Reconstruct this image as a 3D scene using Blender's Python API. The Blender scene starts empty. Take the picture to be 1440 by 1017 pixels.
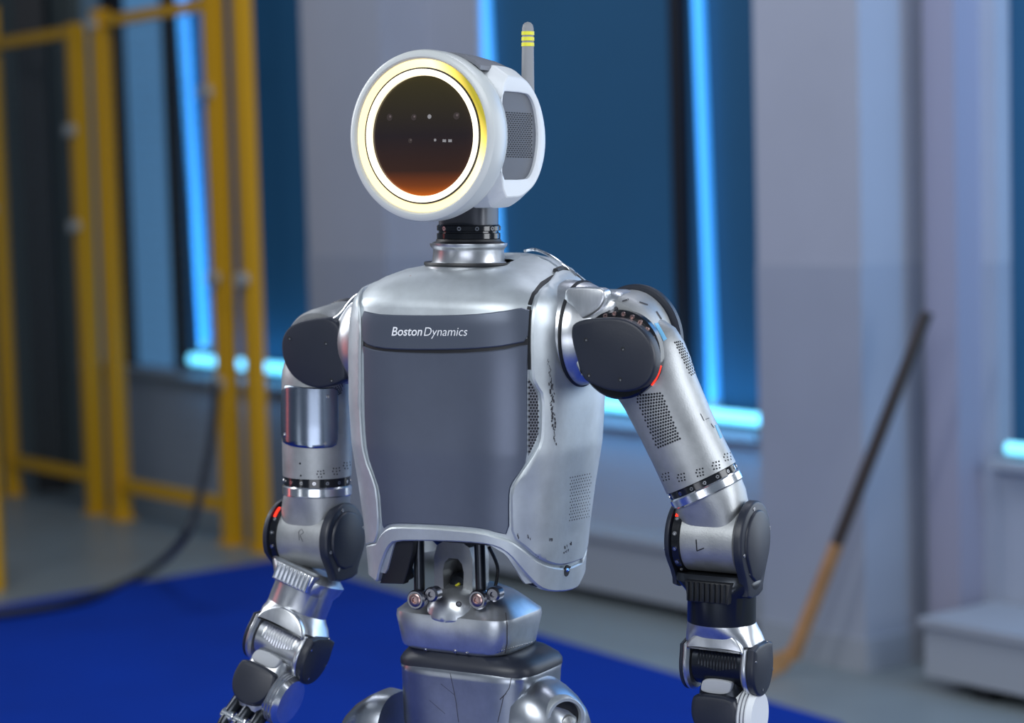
import bpy, bmesh, math, random
from mathutils import Vector, Matrix
from mathutils.bvhtree import BVHTree
from mathutils.geometry import delaunay_2d_cdt, intersect_line_line_2d
random.seed(7)
V = Vector
SC = bpy.context.scene
COL = SC.collection
# ---------------------------------------------------------------- camera
FPX = 3000.0; CAMH = 1.34
PITCH = math.atan(248/FPX); ROLL = 0.028
c_r0 = V((1,0,0)); c_u0 = V((0,math.sin(PITCH),math.cos(PITCH))); c_f = V((0,math.cos(PITCH),-math.sin(PITCH)))
c_r = c_r0*math.cos(ROLL) - c_u0*math.sin(ROLL)
c_u = c_u0*math.cos(ROLL) + c_r0*math.sin(ROLL)
CAM = V((0,0,CAMH))
cd = bpy.data.cameras.new('camera'); cam = bpy.data.objects.new('camera', cd); COL.objects.link(cam)
m3 = Matrix((c_r, c_u, -c_f)).transposed()
cam.matrix_world = Matrix.Translation(CAM) @ m3.to_4x4()
cd.sensor_width = 36; cd.lens = 36*FPX/1440; cd.clip_start = .05; cd.clip_end = 100
YR = 2.55; K = YR/FPX
cd.dof.use_dof = True; cd.dof.focus_distance = YR-0.08; cd.dof.aperture_fstop = 3.0
SC.camera = cam
# ---------------------------------------------------------------- world, lights, exposure
w = bpy.data.worlds.new('world'); SC.world = w; w.use_nodes = True
w.node_tree.nodes['Background'].inputs[0].default_value = (.26,.34,.46,1)
w.node_tree.nodes['Background'].inputs[1].default_value = .36
def area(name, loc, target, size, power, col, sy=None):
    l = bpy.data.lights.new(name, 'AREA'); l.energy = power; l.color = col; l.size = size
    if sy: l.shape = 'RECTANGLE'; l.size_y = sy
    o = bpy.data.objects.new(name, l); COL.objects.link(o); o.location = loc
    o.rotation_euler = (V(target)-V(loc)).to_track_quat('-Z','Y').to_euler()
    return o
area('key_softbox', (-1.1,.1,2.9), (0,2.55,1.1), 2.0, 66, (.95,.98,1.0), 1.3)
area('left_kicker', (-1.9,3.3,2.1), (-.1,2.55,1.15), .5, 22, (.95,.97,1.0), 1.3)
area('right_softbox', (2.4,1.7,1.7), (0.1,2.55,1.0), 1.1, 44, (.90,.94,1.0), 1.7)
area('blue_rim_lamp', (1.9,4.6,1.6), (0.1,2.55,1.0), .6, 11, (.15,.45,1.0), 1.8)
area('red_lamp', (-2.3,3.0,.95), (-.2,2.55,.95), .25, 1.1, (1.0,.16,.12), .8)
area('overhead_light_a', (-1.5,5.6,3.4), (-1.6,6.8,0), 1.6, 40, (.90,.93,1.0), .6)  # unseen area light overhead, put in to light the left walls
area('overhead_light_b', (1.0,4.0,3.4), (1.6,5.6,0), 1.6, 31, (.86,.88,1.0), .6)  # unseen area light overhead, put in to light the right walls
area('low_front_fill', (-.5,-.6,.5), (0,2.55,.9), 2.0, 16, (.85,.89,1.0), .7)  # unseen fill added for soft reflections in the metal
area('added_blue_wash', (1.62,4.86,1.6), (.94,5.8,1.3), .25, 7, (.22,.55,1.0), 1.8)  # unseen blue light added to tint the pillar's right side
area('added_stripe_light', (-1.95,1.35,.52), (0,2.55,1.0), .32, 1.3, (.92,.96,1.0), .8)  # unseen narrow light added for a soft stripe on the front panel
area('right_kicker', (2.0,3.7,1.35), (.15,2.55,1.05), .9, 13, (.85,.93,1.0), 1.5)
SC.view_settings.view_transform = 'Standard'; SC.view_settings.look = 'None'
SC.view_settings.exposure = 0.0; SC.view_settings.gamma = 1; SC.view_settings.use_curve_mapping = False
# ---------------------------------------------------------------- pixel helpers
def ray(x, y): return (c_r*((x-720)/FPX) - c_u*((y-508.5)/FPX) + c_f)
def at(x, y, Y): d = ray(x,y); return CAM + d*((Y-CAM.y)/d.y)
def on_plane(x, y, P0, n):
    d = ray(x,y); return CAM + d*((P0-CAM).dot(n)/d.dot(n))
def R(x, y, d=0): return at(x, y, YR + d*K)
TH = math.radians(28)
ZR = V((math.sin(ROLL),0,math.cos(ROLL))); XR = V((math.cos(ROLL),0,-math.sin(ROLL))); YY = V((0,1,0))
def frame(th): return (XR*math.cos(th) - YY*math.sin(th), -XR*math.sin(th) - YY*math.cos(th), ZR.copy())
LL, FF, _ = frame(TH)
def zy(y, v): return y - v*(y-260)/FPX
# ---------------------------------------------------------------- materials
MATS = {}
def mat(name, col, rough=.5, metal=0., emit=None, es=0., bump=0., bscale=60., var=0., vscale=8., coat=0., aniso=None, alpha=1., trans=0.):
    if name in MATS: return MATS[name]
    m = bpy.data.materials.new(name); m.use_nodes = True; nt = m.node_tree; b = nt.nodes['Principled BSDF']
    b.inputs['Base Color'].default_value = (*col,1); b.inputs['Roughness'].default_value = rough; b.inputs['Metallic'].default_value = metal
    if coat: b.inputs['Coat Weight'].default_value = coat; b.inputs['Coat Roughness'].default_value = .08
    if emit: b.inputs['Emission Color'].default_value = (*emit,1); b.inputs['Emission Strength'].default_value = es
    if trans: b.inputs['Transmission Weight'].default_value = trans
    tc = None
    if bump or var:
        tc = nt.nodes.new('ShaderNodeTexCoord'); mp = nt.nodes.new('ShaderNodeMapping'); nt.links.new(tc.outputs['Object'], mp.inputs[0])
        if aniso: mp.inputs['Scale'].default_value = aniso
    if bump:
        n = nt.nodes.new('ShaderNodeTexNoise'); n.inputs['Scale'].default_value = bscale; n.inputs['Detail'].default_value = 5
        bp = nt.nodes.new('ShaderNodeBump'); bp.inputs['Strength'].default_value = bump; bp.inputs['Distance'].default_value = .002
        nt.links.new(mp.outputs[0], n.inputs[0]); nt.links.new(n.outputs[0], bp.inputs['Height']); nt.links.new(bp.outputs[0], b.inputs['Normal'])
    if var:
        n2 = nt.nodes.new('ShaderNodeTexNoise'); n2.inputs['Scale'].default_value = vscale; n2.inputs['Detail'].default_value = 6; n2.inputs['Roughness'].default_value = .65
        nt.links.new(mp.outputs[0], n2.inputs[0])
        r = nt.nodes.new('ShaderNodeValToRGB'); r.color_ramp.elements[0].position = .3; r.color_ramp.elements[1].position = .7
        r.color_ramp.elements[0].color = (*[c*(1-var) for c in col],1); r.color_ramp.elements[1].color = (*[min(1,c*(1+var)) for c in col],1)
        nt.links.new(n2.outputs[0], r.inputs[0]); nt.links.new(r.outputs[0], b.inputs['Base Color'])
        mr = nt.nodes.new('ShaderNodeMapRange'); mr.inputs[3].default_value = max(.03,rough*(1-var)); mr.inputs[4].default_value = min(1,rough*(1+var))
        nt.links.new(n2.outputs[0], mr.inputs[0]); nt.links.new(mr.outputs[0], b.inputs['Roughness'])
    MATS[name] = m; return m
M_cast   = mat('cast_silver', (.55,.595,.625), .48, .72, bump=.05, bscale=260, var=.10, vscale=24)
M_arm    = mat('bead_blasted_silver', (.41,.425,.435), .47, .72, bump=.10, bscale=500, var=.14, vscale=30)
M_brush  = mat('brushed_aluminium', (.62,.64,.67), .32, .92, var=.18, vscale=40, aniso=(1,1,.15))
M_pelvis = mat('worn_pelvis_metal', (.40,.43,.48), .30, .92, var=.25, vscale=9)
M_sleeve = mat('tinted_sleeve_metal', (.30,.35,.43), .24, 1., var=.12, vscale=20, aniso=(1,1,.15))
M_dsteel = mat('dark_steel', (.26,.26,.29), .28, 1.)
M_waist  = mat('waist_steel', (.58,.61,.64), .33, .85, bump=.03, bscale=60, var=.22, vscale=18)
M_chrome = mat('polished_steel', (.80,.82,.85), .20, .95, bump=.05, bscale=40, var=.12, vscale=30)
M_panel  = mat('slate_satin_panel', (.125,.145,.195), .36, .5, var=.05, vscale=14)
M_band   = mat('slate_band', (.125,.145,.19), .34, .55)
M_dark   = mat('anthracite_plastic', (.015,.019,.032), .42, 0., bump=.05, bscale=500, var=.1)
M_black  = mat('black_rubber', (.008,.009,.012), .5)
M_gloss  = mat('gloss_black', (.01,.011,.014), .14)
M_fore   = mat('black_anodised', (.035,.04,.05), .28, .8)
M_white  = mat('white_plastic', (.74,.77,.80), .38)
M_bezel  = mat('pale_grey_plastic', (.60,.63,.63), .32, bump=.02, bscale=300)
M_grey   = mat('mid_grey_plastic', (.16,.17,.20), .45)
M_ant    = mat('antenna_grey', (.27,.28,.30), .6)
M_yel    = mat('yellow_band', (.85,.80,.05), .5)
M_hole   = mat('dark_hole', (.006,.007,.012), .8)  # flat dark discs paint the shade of recessed holes
M_print  = mat('white_print', (.9,.92,.95), .5)
M_ink    = mat('black_ink', (.015,.015,.02), .7)
M_scuff  = mat('dark_scuff', (.05,.05,.06), .7)
M_red    = mat('red_led', (.5,.02,.01), .4, emit=(1,.03,.01), es=1.6)
M_lblue  = mat('light_blue_sticker', (.18,.50,.80), .5)
M_copper = mat('copper_bolt', (.50,.34,.32), .3, 1.)
M_bolt   = mat('bolt_steel', (.5,.5,.52), .25, 1.)
M_ringo  = mat('outer_diffuser', (.9,.7,.25), .4, emit=(1,.78,.36), es=1.15)
M_ringi  = mat('inner_diffuser', (1,.95,.8), .4, emit=(1,.84,.52), es=1.3)
# ---------------------------------------------------------------- mesh collector
class G:
    def __init__(s): s.v=[]; s.f=[]
    def add(s, v, f):
        o=len(s.v); s.v += [V(p) for p in v]; s.f += [tuple(i+o for i in q) for q in f]; return s
    def bvh(s):
        return BVHTree.FromPolygons([tuple(p) for p in s.v], s.f)
    def make(s, name, m, parent=None, ang=35, kind=None, label=None, cat=None, group=None, recalc=True, origin=None):
        c = origin
        if c is None:
            lo = V([min(p[i] for p in s.v) for i in range(3)]); hi = V([max(p[i] for p in s.v) for i in range(3)]); c = (lo+hi)/2
        me = bpy.data.meshes.new(name); me.from_pydata([tuple(p-c) for p in s.v], [], s.f); me.update()
        if recalc:
            bm = bmesh.new(); bm.from_mesh(me); bmesh.ops.recalc_face_normals(bm, faces=bm.faces); bm.to_mesh(me); bm.free()
        if ang:
            me.polygons.foreach_set('use_smooth', [True]*len(me.polygons)); me.set_sharp_from_angle(angle=math.radians(ang))
        me.materials.append(m)
        o = bpy.data.objects.new(name, me); COL.objects.link(o)
        if parent is not None: o.parent = parent; o.location = c - WORLD[parent.name]
        else: o.location = c
        WORLD[o.name] = c
        if kind: o['kind']=kind
        if label: o['label']=label
        if cat: o['category']=cat
        if group: o['group']=group
        return o
WORLD = {}
def thing(name, loc, label, cat, group=None):
    o = bpy.data.objects.new(name, None); COL.objects.link(o); o.location = loc; o['label']=label; o['category']=cat
    if group: o['group']=group
    WORLD[o.name] = V(loc); o.empty_display_size=.05; return o
def put_copy(src, parent, world):
    o = src.copy(); COL.objects.link(o); o.parent = parent; o.location = V(world) - WORLD[parent.name]; WORLD[o.name]=V(world); return o
def basis(ax):
    ax = ax.normalized(); h = V((0,0,1)) if abs(ax.z)<.9 else V((0,1,0))
    a = h.cross(ax).normalized(); b = ax.cross(a).normalized(); return ax,a,b
def annulus(g, O, axis, prof, seg=48):
    ax,A,B = basis(axis); v=[]; f=[]; n=len(prof)
    for t,r in prof:
        for i in range(seg):
            q=2*math.pi*i/seg; v.append(O+ax*(t*K)+(A*math.cos(q)+B*math.sin(q))*(r*K))
    for j in range(n):
        for i in range(seg):
            k=(i+1)%seg; m=(j+1)%n; f.append((j*seg+i,j*seg+k,m*seg+k,m*seg+i))
    return g.add(v,f)
def lathe(g, O, axis, prof, seg=48, sx=1, A=None, B=None):
    """prof list of (t, r) in px along axis from O"""
    if A is None: ax,A,B = basis(axis)
    else: ax = axis.normalized()
    v=[]; f=[]
    for t,r in prof:
        for i in range(seg):
            q = 2*math.pi*i/seg; v.append(O + ax*(t*K) + (A*math.cos(q)*sx + B*math.sin(q))*(max(r,.01)*K))
    for j in range(len(prof)-1):
        for i in range(seg):
            k=(i+1)%seg; f.append((j*seg+i, j*seg+k, (j+1)*seg+k, (j+1)*seg+i))
    f.append(tuple(range(seg))[::-1]); f.append(tuple((len(prof)-1)*seg+i for i in range(seg)))
    return g.add(v,f)
def tube(g, pts, rad, seg=12, cap=True):
    n=len(pts); v=[]; f=[]; prev=None
    for i,p in enumerate(pts):
        d = (pts[min(i+1,n-1)]-pts[max(i-1,0)]).normalized()
        if prev is None: _,a,b = basis(d)
        else:
            a = (prev - d*prev.dot(d)).normalized(); b = d.cross(a)
        prev=a; r = rad[i] if isinstance(rad,(list,tuple)) else rad
        for k in range(seg):
            q=2*math.pi*k/seg; v.append(p + (a*math.cos(q)+b*math.sin(q))*r)
    for i in range(n-1):
        for k in range(seg):
            l=(k+1)%seg; f.append((i*seg+k,i*seg+l,(i+1)*seg+l,(i+1)*seg+k))
    if cap: f.append(tuple(range(seg))[::-1]); f.append(tuple((n-1)*seg+k for k in range(seg)))
    return g.add(v,f)
def spline(P, n=8, closed=False):
    out=[]; N=len(P); rng = N if closed else N-1
    for i in range(rng):
        if closed: a,b,c,d = P[(i-1)%N],P[i],P[(i+1)%N],P[(i+2)%N]
        else: a,b,c,d = P[max(i-1,0)],P[i],P[i+1],P[min(i+2,N-1)]
        for k in range(n):
            t=k/n; out.append(.5*((2*b)+(c-a)*t+(2*a-5*b+4*c-d)*t*t+(3*b-a-3*c+d)*t**3))
    if not closed: out.append(P[-1])
    return out
def chaikin(P, it=2):
    P=[V(p) for p in P]
    for _ in range(it):
        Q=[]
        for i,p in enumerate(P):
            q=P[(i+1)%len(P)]; Q += [p*.75+q*.25, p*.25+q*.75]
        P=Q
    return P
def inset(P, n, d):
    """inset planar world loop P (normal n) by d metres"""
    N=len(P); out=[]
    c = sum(P, V((0,0,0)))/N
    area_=0
    for i in range(N): area_ += (P[i]-c).cross(P[(i+1)%N]-c).dot(n)
    s = 1 if area_>0 else -1
    for i in range(N):
        e1=(P[i]-P[i-1]); e2=(P[(i+1)%N]-P[i])
        e1=e1.normalized() if e1.length>1e-9 else e2.normalized(); e2=e2.normalized() if e2.length>1e-9 else e1
        n1=n.cross(e1)*s; n2=n.cross(e2)*s; m=(n1+n2)
        m = m.normalized()/max(.5,m.normalized().dot(n1)) if m.length>1e-6 else n1
        out.append(P[i]+m*d)
    return out
def plate(g, P, n, thick, bev=4, back=False, dome=0):
    """P front outline (world), extruded by -n*thick px, rounded front edge of bev px"""
    n=n.normalized(); L=[]
    L.append([p - n*thick*K for p in (inset(P,n,bev*K) if back else P)])
    if back: L.append([p - n*(thick-bev)*K for p in P])
    if bev>0:
        for q in (0,.3,.6,1):
            a=q*math.pi/2
            L.append([p - n*(bev*(1-math.sin(a)))*K for p in inset(P,n,bev*K*(1-math.cos(a)))])
    else: L.append(P)
    N=len(P); v=[p for l in L for p in l]; f=[]
    for j in range(len(L)-1):
        for i in range(N):
            k=(i+1)%N; f.append((j*N+i,j*N+k,(j+1)*N+k,(j+1)*N+i))
    f.append(tuple(range(N))[::-1]); f.append(tuple((len(L)-1)*N+i for i in range(N)))
    return g.add(v,f)
def loft(g, rings, cap=True):
    N=len(rings[0]); v=[p for r in rings for p in r]; f=[]
    for j in range(len(rings)-1):
        for i in range(N):
            k=(i+1)%N; f.append((j*N+i,j*N+k,(j+1)*N+k,(j+1)*N+i))
    if cap: f.append(tuple(range(N))[::-1]); f.append(tuple((len(rings)-1)*N+i for i in range(N)))
    return g.add(v,f)
def sup(a, b, n, q):
    c,s=math.cos(q),math.sin(q)
    return (a*math.copysign(abs(c)**(2/n),c), b*math.copysign(abs(s)**(2/n),s))
def suploft(g, O, L, F, Z, lev, seg=64, cap=True):
    """lev: (z, a, b, n, uoff, voff) in px"""
    rings=[]
    for z,a,b,n,uo,vo in lev:
        r=[]
        for i in range(seg):
            u,v = sup(a,b,n,2*math.pi*i/seg); r.append(O + (L*(u+uo)+F*(v+vo)+Z*z)*K)
        rings.append(r)
    return loft(g, rings, cap)
def loc(O,L,F,Z,u,v,z): return O+(L*u+F*v+Z*z)*K
# ---------------------------------------------------------------- surface patches (raised panels lying on a body)
def inside(p, P):
    c=False; j=len(P)-1
    for i in range(len(P)):
        a,b=P[i],P[j]
        if (a[1]>p[1])!=(b[1]>p[1]) and p[0]<(b[0]-a[0])*(p[1]-a[1])/(b[1]-a[1])+a[0]: c=not c
        j=i
    return c
def seg_dist(p, P):
    m=1e9
    for i in range(len(P)):
        a=V(P[i-1][:2]); b=V(P[i][:2]); ab=b-a; t=max(0,min(1,(p-a).dot(ab)/max(1e-9,ab.length_squared))); m=min(m,(p-a-ab*t).length)
    return m
def cast(bv, x, y):
    d = ray(x,y).normalized(); h,n,i,t = bv.ray_cast(CAM, d)
    if h is None:
        p = CAM + d*((YR-CAM.y)/d.y); h,n,i,t = bv.find_nearest(p)
    if n.dot(d)>0: n=-n
    return h,n
def dens(P, step):
    out=[]
    for i in range(len(P)):
        a=V(P[i][:2]); b=V(P[(i+1)%len(P)][:2]); k=max(1,int((b-a).length/step))
        for j in range(k): out.append(a+(b-a)*(j/k))
    return out
def patch(g, poly, bv, off=3, thick=6, step=7, chk=1, bev=1.6, surf=None):
    P = chaikin([(a,b) for a,b in poly], chk) if chk else [V(p) for p in poly]
    P = dens(P, step)
    pts=list(P); N=len(P); off_=[off-bev]*N; ring=[]
    ar=sum(P[i-1].x*P[i].y-P[i].x*P[i-1].y for i in range(N)); s=1 if ar>0 else -1
    for i in range(N):
        t=(P[(i+1)%N]-P[i-1]); t.normalize(); q=P[i]+V((-t.y,t.x))*s*bev
        if inside(q,P) and seg_dist(q,P)>bev*.6: pts.append(q); off_.append(off); ring.append((i,len(pts)-1))
    x0=min(p.x for p in P); x1=max(p.x for p in P); y0=min(p.y for p in P); y1=max(p.y for p in P)
    y=y0; r=0
    while y<y1:
        x=x0+(r%2)*step/2
        while x<x1:
            q=V((x,y))
            if inside(q,P) and seg_dist(q,P)>step*.55: pts.append(q); off_.append(off)
            x+=step
        y+=step*.87; r+=1
    ov,oe,of,_,_,_ = delaunay_2d_cdt(pts, [(i,(i+1)%N) for i in range(N)]+[(ring[j][1],ring[(j+1)%len(ring)][1]) for j in range(len(ring)) if (ring[(j+1)%len(ring)][0]-ring[j][0])%N==1], [], 0, 1e-4)
    # keep interior tris
    tris=[t for t in of if len(t)==3 and inside((sum((ov[i] for i in t),V((0,0))))/3,P)]
    top=[];bot=[]
    for i,p in enumerate(ov):
        h,n=surf(p) if surf else cast(bv,p.x,p.y); o_=off_[i] if i<len(off_) else off
        top.append(h+n*o_*K); bot.append(h+n*(off-thick)*K)
    M=len(ov); v=top+bot; f=[tuple(t) for t in tris]+[tuple(i+M for i in t[::-1]) for t in tris]
    ed={}
    for t in tris:
        for a,b in ((t[0],t[1]),(t[1],t[2]),(t[2],t[0])): ed[(a,b)]=1
    for (a,b) in ed:
        if (b,a) not in ed: f.append((b,a,a+M,b+M))
    used=sorted({i for q in f for i in q}); mp={o:i for i,o in enumerate(used)}
    return g.add([v[i] for i in used],[tuple(mp[i] for i in q) for q in f])
def disc_on(g, bv, x, y, r, off=.4, seg=8, h=0):
    p,n = cast(bv,x,y); _,a,b=basis(n); c=p+n*off*K
    ring=[c+(a*math.cos(2*math.pi*i/seg)+b*math.sin(2*math.pi*i/seg))*r*K for i in range(seg)]
    ring0=[q-n*(off+1)*K for q in ring]
    g.add(ring+ring0,[tuple(range(seg))]+[(i,(i+1)%seg,(i+1)%seg+seg,i+seg) for i in range(seg)])
def holes(g, bv, quad, nu, nv, r=1.4, hexa=True, off=.3):
    a,b,c,d=[V(q) for q in quad]   # tl,tr,br,bl
    for j in range(nv):
        for i in range(nu):
            u=(i+(.5 if hexa and j%2 else 0))/max(1,nu-.5 if hexa else nu-1); v=j/max(1,nv-1)
            p=(a*(1-u)+b*u)*(1-v)+(d*(1-u)+c*u)*v
            disc_on(g,bv,p.x,p.y,r,off,6)
def stroke(g, bv, pts, w=1.2, off=.5):
    Q=[V(p) for p in pts]; P=[]; L=[]
    for a,b in zip(Q,Q[1:]):
        k=max(1,int((b-a).length/2.5)); P+=[a.lerp(b,j/k) for j in range(k)]
    P.append(Q[-1])
    for i,p in enumerate(P):
        t=(P[min(i+1,len(P)-1)]-P[max(i-1,0)]).normalized(); n=V((-t.y,t.x))
        for s in (1,-1):
            h,nn=cast(bv,p.x+n.x*w*s/2,p.y+n.y*w*s/2); L.append(h+nn*off*K)
    g.add(L,[(2*i,2*i+1,2*i+3,2*i+2) for i in range(len(P)-1)])
def screw_mesh(n, r=3.2):
    g=G(); lathe(g, V((0,0,0)), n, [(-3,r),(1.0,r),(1.6,r*.8),(1.6,r*.45),(.2,r*.4)], 14); return g
def screws(parent, bv, pts, r=3.0, m=None, off=0, name='screw'):
    for x,y in pts:
        p,n=cast(bv,x,y); g=screw_mesh(n,r); g.v=[q+p+n*off*K for q in g.v]; g.make(name, m or M_bolt, parent)
# ================================================================ SETTING
WD = V((1,-1.29,0)).normalized(); WN = V((-WD.y*-1,0,0))
WN = V((-1.29,-1,0)).normalized(); W0 = V((0,7.3,0))
def ws(x, n=0, y=420):
    p=on_plane(x,y,W0+WN*n,WN); return (p-W0).dot(WD)
def wz(x, y, n=0): return on_plane(x,y,W0+WN*n,WN).z
def wp(s,n,z): return W0+WD*s+WN*n+V((0,0,z))
def wbox(g,s0,s1,n0,n1,z0,z1):
    v=[wp(s,n,z) for s in (s0,s1) for n in (n0,n1) for z in (z0,z1)]
    return g.add(v,[(0,1,3,2),(4,6,7,5),(0,4,5,1),(2,3,7,6),(0,2,6,4),(1,5,7,3)])
M_wall  = mat('wall_paint_upper', (.36,.39,.46), .75, var=.05, vscale=1.5)
M_walll = mat('wall_paint_lower', (.31,.345,.42), .75, var=.05, vscale=1.5)
M_blind = mat('navy_blind', (.008,.06,.125), .8, emit=(.006,.05,.13), es=.35, var=.06, vscale=2)  # slight emission put in to brighten the blind like a lit window
M_glassl= mat('sheer_blue_blind', (.10,.19,.30), .6, emit=(.05,.15,.30), es=.9)  # emission put in for blue light coming through the blind
M_frame = mat('black_mullion', (.004,.006,.012), .6)
M_strip = mat('blue_light_tube', (.1,.4,.8), .4, emit=(.035,.30,.82), es=1.0)
M_strip2= mat('cyan_light_tube', (.3,.7,.9), .4, emit=(.20,.78,1.0), es=1.5)
M_floor = mat('grey_concrete_floor', (.19,.225,.24), .38, var=.18, vscale=1.2)
M_mat   = mat('blue_mat', (.0003,.030,.29), .95, var=.16, vscale=1.0)
M_mat.node_tree.nodes['Principled BSDF'].inputs['Specular IOR Level'].default_value=.15
M_fence = mat('yellow_powder_coat', (.62,.32,.0), .5)
M_wire  = mat('wire_grey', (.10,.13,.14), .5)
M_fartint = mat('dark_grey_wall', (.09,.11,.105), .8)
M_trunk = mat('grey_trunking', (.30,.33,.38), .6)
ZT=3.5; SILL=wz(1000,612)
g=G(); g.add([V((-9,-3,0)),V((7,-3,0)),V((7,15,0)),V((-9,15,0)),V((-9,-3,-.1)),V((7,-3,-.1)),V((7,15,-.1)),V((-9,15,-.1))],[(0,1,2,3),(7,6,5,4),(0,4,5,1),(1,5,6,2),(2,6,7,3),(3,7,4,0)])
g.make('floor', M_floor, kind='structure', ang=0)
# edges of bays along the wall
sL=-9.0; w1a=ws(118); w1b=ws(436); w2a=ws(683); w2b=ws(1075); w3a=ws(1404); w3b=w3a+2.2; ZW=1.10
def wallblock(name,s0,s1,n0,n1,z0,z1,split=True,m=None):
    if split and z0<ZW<z1:
        g=G(); wbox(g,s0,s1,n0,n1,ZW,z1); o=g.make(name,m or M_wall,kind='structure',ang=0)
        g=G(); wbox(g,s0,s1,n0,n1+.004,z0,ZW); g.make('painted_dado',M_walll,parent=o,ang=0)
        return o
    g=G(); wbox(g,s0,s1,n0,n1,z0,z1); return g.make(name,m or M_wall,kind='structure',ang=0)
wallblock('wall_left', sL, w1a, -.3,0,0,ZT, False, M_fartint)
wallblock('wall_back', w1b, w2a, -.3,0,0,ZT)
wallblock('wall_right', w2b, w3a, -.3,0,0,ZT)
for nm,a,b in (('wall_under_window_1',w1a,w1b),('wall_under_window_2',w2a,w2b),('wall_under_window_3',w3a,w3b)):
    o=wallblock(nm,a,b,-.3,0,0,SILL,False,M_walll)
    g=G(); wbox(g,a,b,-.28,.05,SILL,SILL+.025); g.make('sill',M_trunk,parent=o,ang=0)
# pilasters
pA0=ws(1066,.25); pA1=ws(1212,.25)
wallblock('wall_pillar_right', pA0,pA1,0,.25,0,ZT)
g=G(); wbox(g,pA0-.01,pA1+.01,0,.262,0,.09); g.make('baseboard_right',M_trunk,kind='structure',ang=0)
pB0=ws(1302,.10); pB1=ws(1346,.10)
wallblock('wall_pipe_casing', pB0,pB1,0,.10,0,ZT,False,mat('pinkish_paint',(.27,.27,.35),.7))
pC0=ws(436,.2); pC1=ws(546,.2)
wallblock('wall_pillar_left', pC0,pC1,0,.2,0,ZT)
pE0=ws(250,.0); 
# windows : blinds panes, mullions, light tubes
def window(nm,a,b,parts,mull):
    g=G(); wbox(g,a,b,-.12,-.10,SILL,ZT); o=g.make(nm,M_frame,kind='structure',ang=0)
    for (p,q,m) in parts:
        g=G(); wbox(g,p+.005,q-.005,-.10,-.05,SILL+.03,ZT); g.make('blind',m,parent=o,ang=0)
    for (p,q) in mull:
        g=G(); wbox(g,p,q,-.10,-.03,SILL+.03,ZT); g.make('mullion',M_frame,parent=o,ang=0)
    return o
k1=ws(247,-.05); k1b=ws(262,-.05)
window('window_1', w1a,w1b,[(w1a,ws(164,-.05),mat('grey_blue_pane',(.10,.15,.20),.5,emit=(.05,.09,.14),es=.5)),(ws(190,-.05),k1,M_glassl),(k1b,w1b,M_blind)],[(ws(164,-.05),ws(190,-.05)),(k1,k1b)])  # the grey pane has emission put in as well
m2=ws(948,-.03); m2b=ws(966,-.03)
window('window_2', w2a,w2b,[(w2a,m2,M_blind),(m2b,w2b,M_blind)],[(m2,m2b)])
window('window_3', w3a,w3b,[(w3a,w3b,M_blind)],[])
def light_tube(x0,y0,x1,y1,n,r,m,lab,grp):
    a=on_plane(x0,y0,W0+WN*n,WN); b=on_plane(x1,y1,W0+WN*n,WN)
    t=thing('light_tube', a.lerp(b,.5), lab, 'lamp', grp)
    g=G(); tube(g,[a.lerp(b,k/4) for k in range(5)], r, 16); g.make('diffuser',m,t)
    d=(b-a).normalized(); back=-WN*(r*.9)
    g=G(); h=r*.8; s=d.cross(WN).normalized()*h
    q=[a+back+s,a+back-s,a+back*1.6-s,a+back*1.6+s,b+back+s,b+back-s,b+back*1.6-s,b+back*1.6+s]
    g.add(q,[(0,1,2,3),(7,6,5,4),(0,4,5,1),(1,5,6,2),(2,6,7,3),(3,7,4,0)]); g.make('mounting_rail',M_frame,t,ang=0)
    e=G(); tube(e,[b-d*.02,b+d*.008],r*1.04,16); e.make('end_cap',mat('pale_cap',(.35,.6,.7),.5),t)
light_tube(236,-310,290,487,-.04,.028,M_strip,'vertical blue light tube behind the yellow fence','light tubes round the windows')
light_tube(667,-310,708,520,-.04,.023,M_strip,'vertical blue light tube partly hidden behind the robot head','light tubes round the windows')
light_tube(970,-310,1005,572,-.04,.020,M_strip,'vertical blue light tube beside the black mullion right of the robot','light tubes round the windows')
light_tube(270,505,440,523,.02,.022,M_strip2,'bright horizontal cyan light tube at the left window sill, behind the fence','light tubes round the windows')
light_tube(700,552,1083,592,.05,.020,M_strip2,'bright horizontal cyan light tube on the sill behind the robot upper arm','light tubes round the windows')
light_tube(1418,630,1600,650,.02,.017,M_strip2,'short cyan light tube at the far right edge of the photo','light tubes round the windows')
# blue area lights at the tubes; the last is added where no tube is
for (x,y,n,p) in ((981,250,.0,.35),(679,250,.0,.35),(272,250,.0,1.0),(900,575,.15,2.4),(360,514,.12,1.6),(1330,250,.35,.5)):
    q=on_plane(x,y,W0+WN*n,WN)
    l=bpy.data.lights.new('blue_glow','AREA'); l.shape='RECTANGLE'; l.energy=p; l.color=(.10,.50,1.0)
    horiz = y>500
    l.size=.06 if not horiz else 1.4; l.size_y=1.6 if not horiz else .06
    o=bpy.data.objects.new('blue_glow',l); COL.objects.link(o); o.location=q
    z=-WN; zz=-z
    yv=V((0,0,1)); xv=yv.cross(zz).normalized()
    # emit into the room and towards the neighbouring wall
    o.matrix_world=Matrix.Translation(q)@Matrix((xv,yv,-WN*-1)).transposed().to_4x4()
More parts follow.
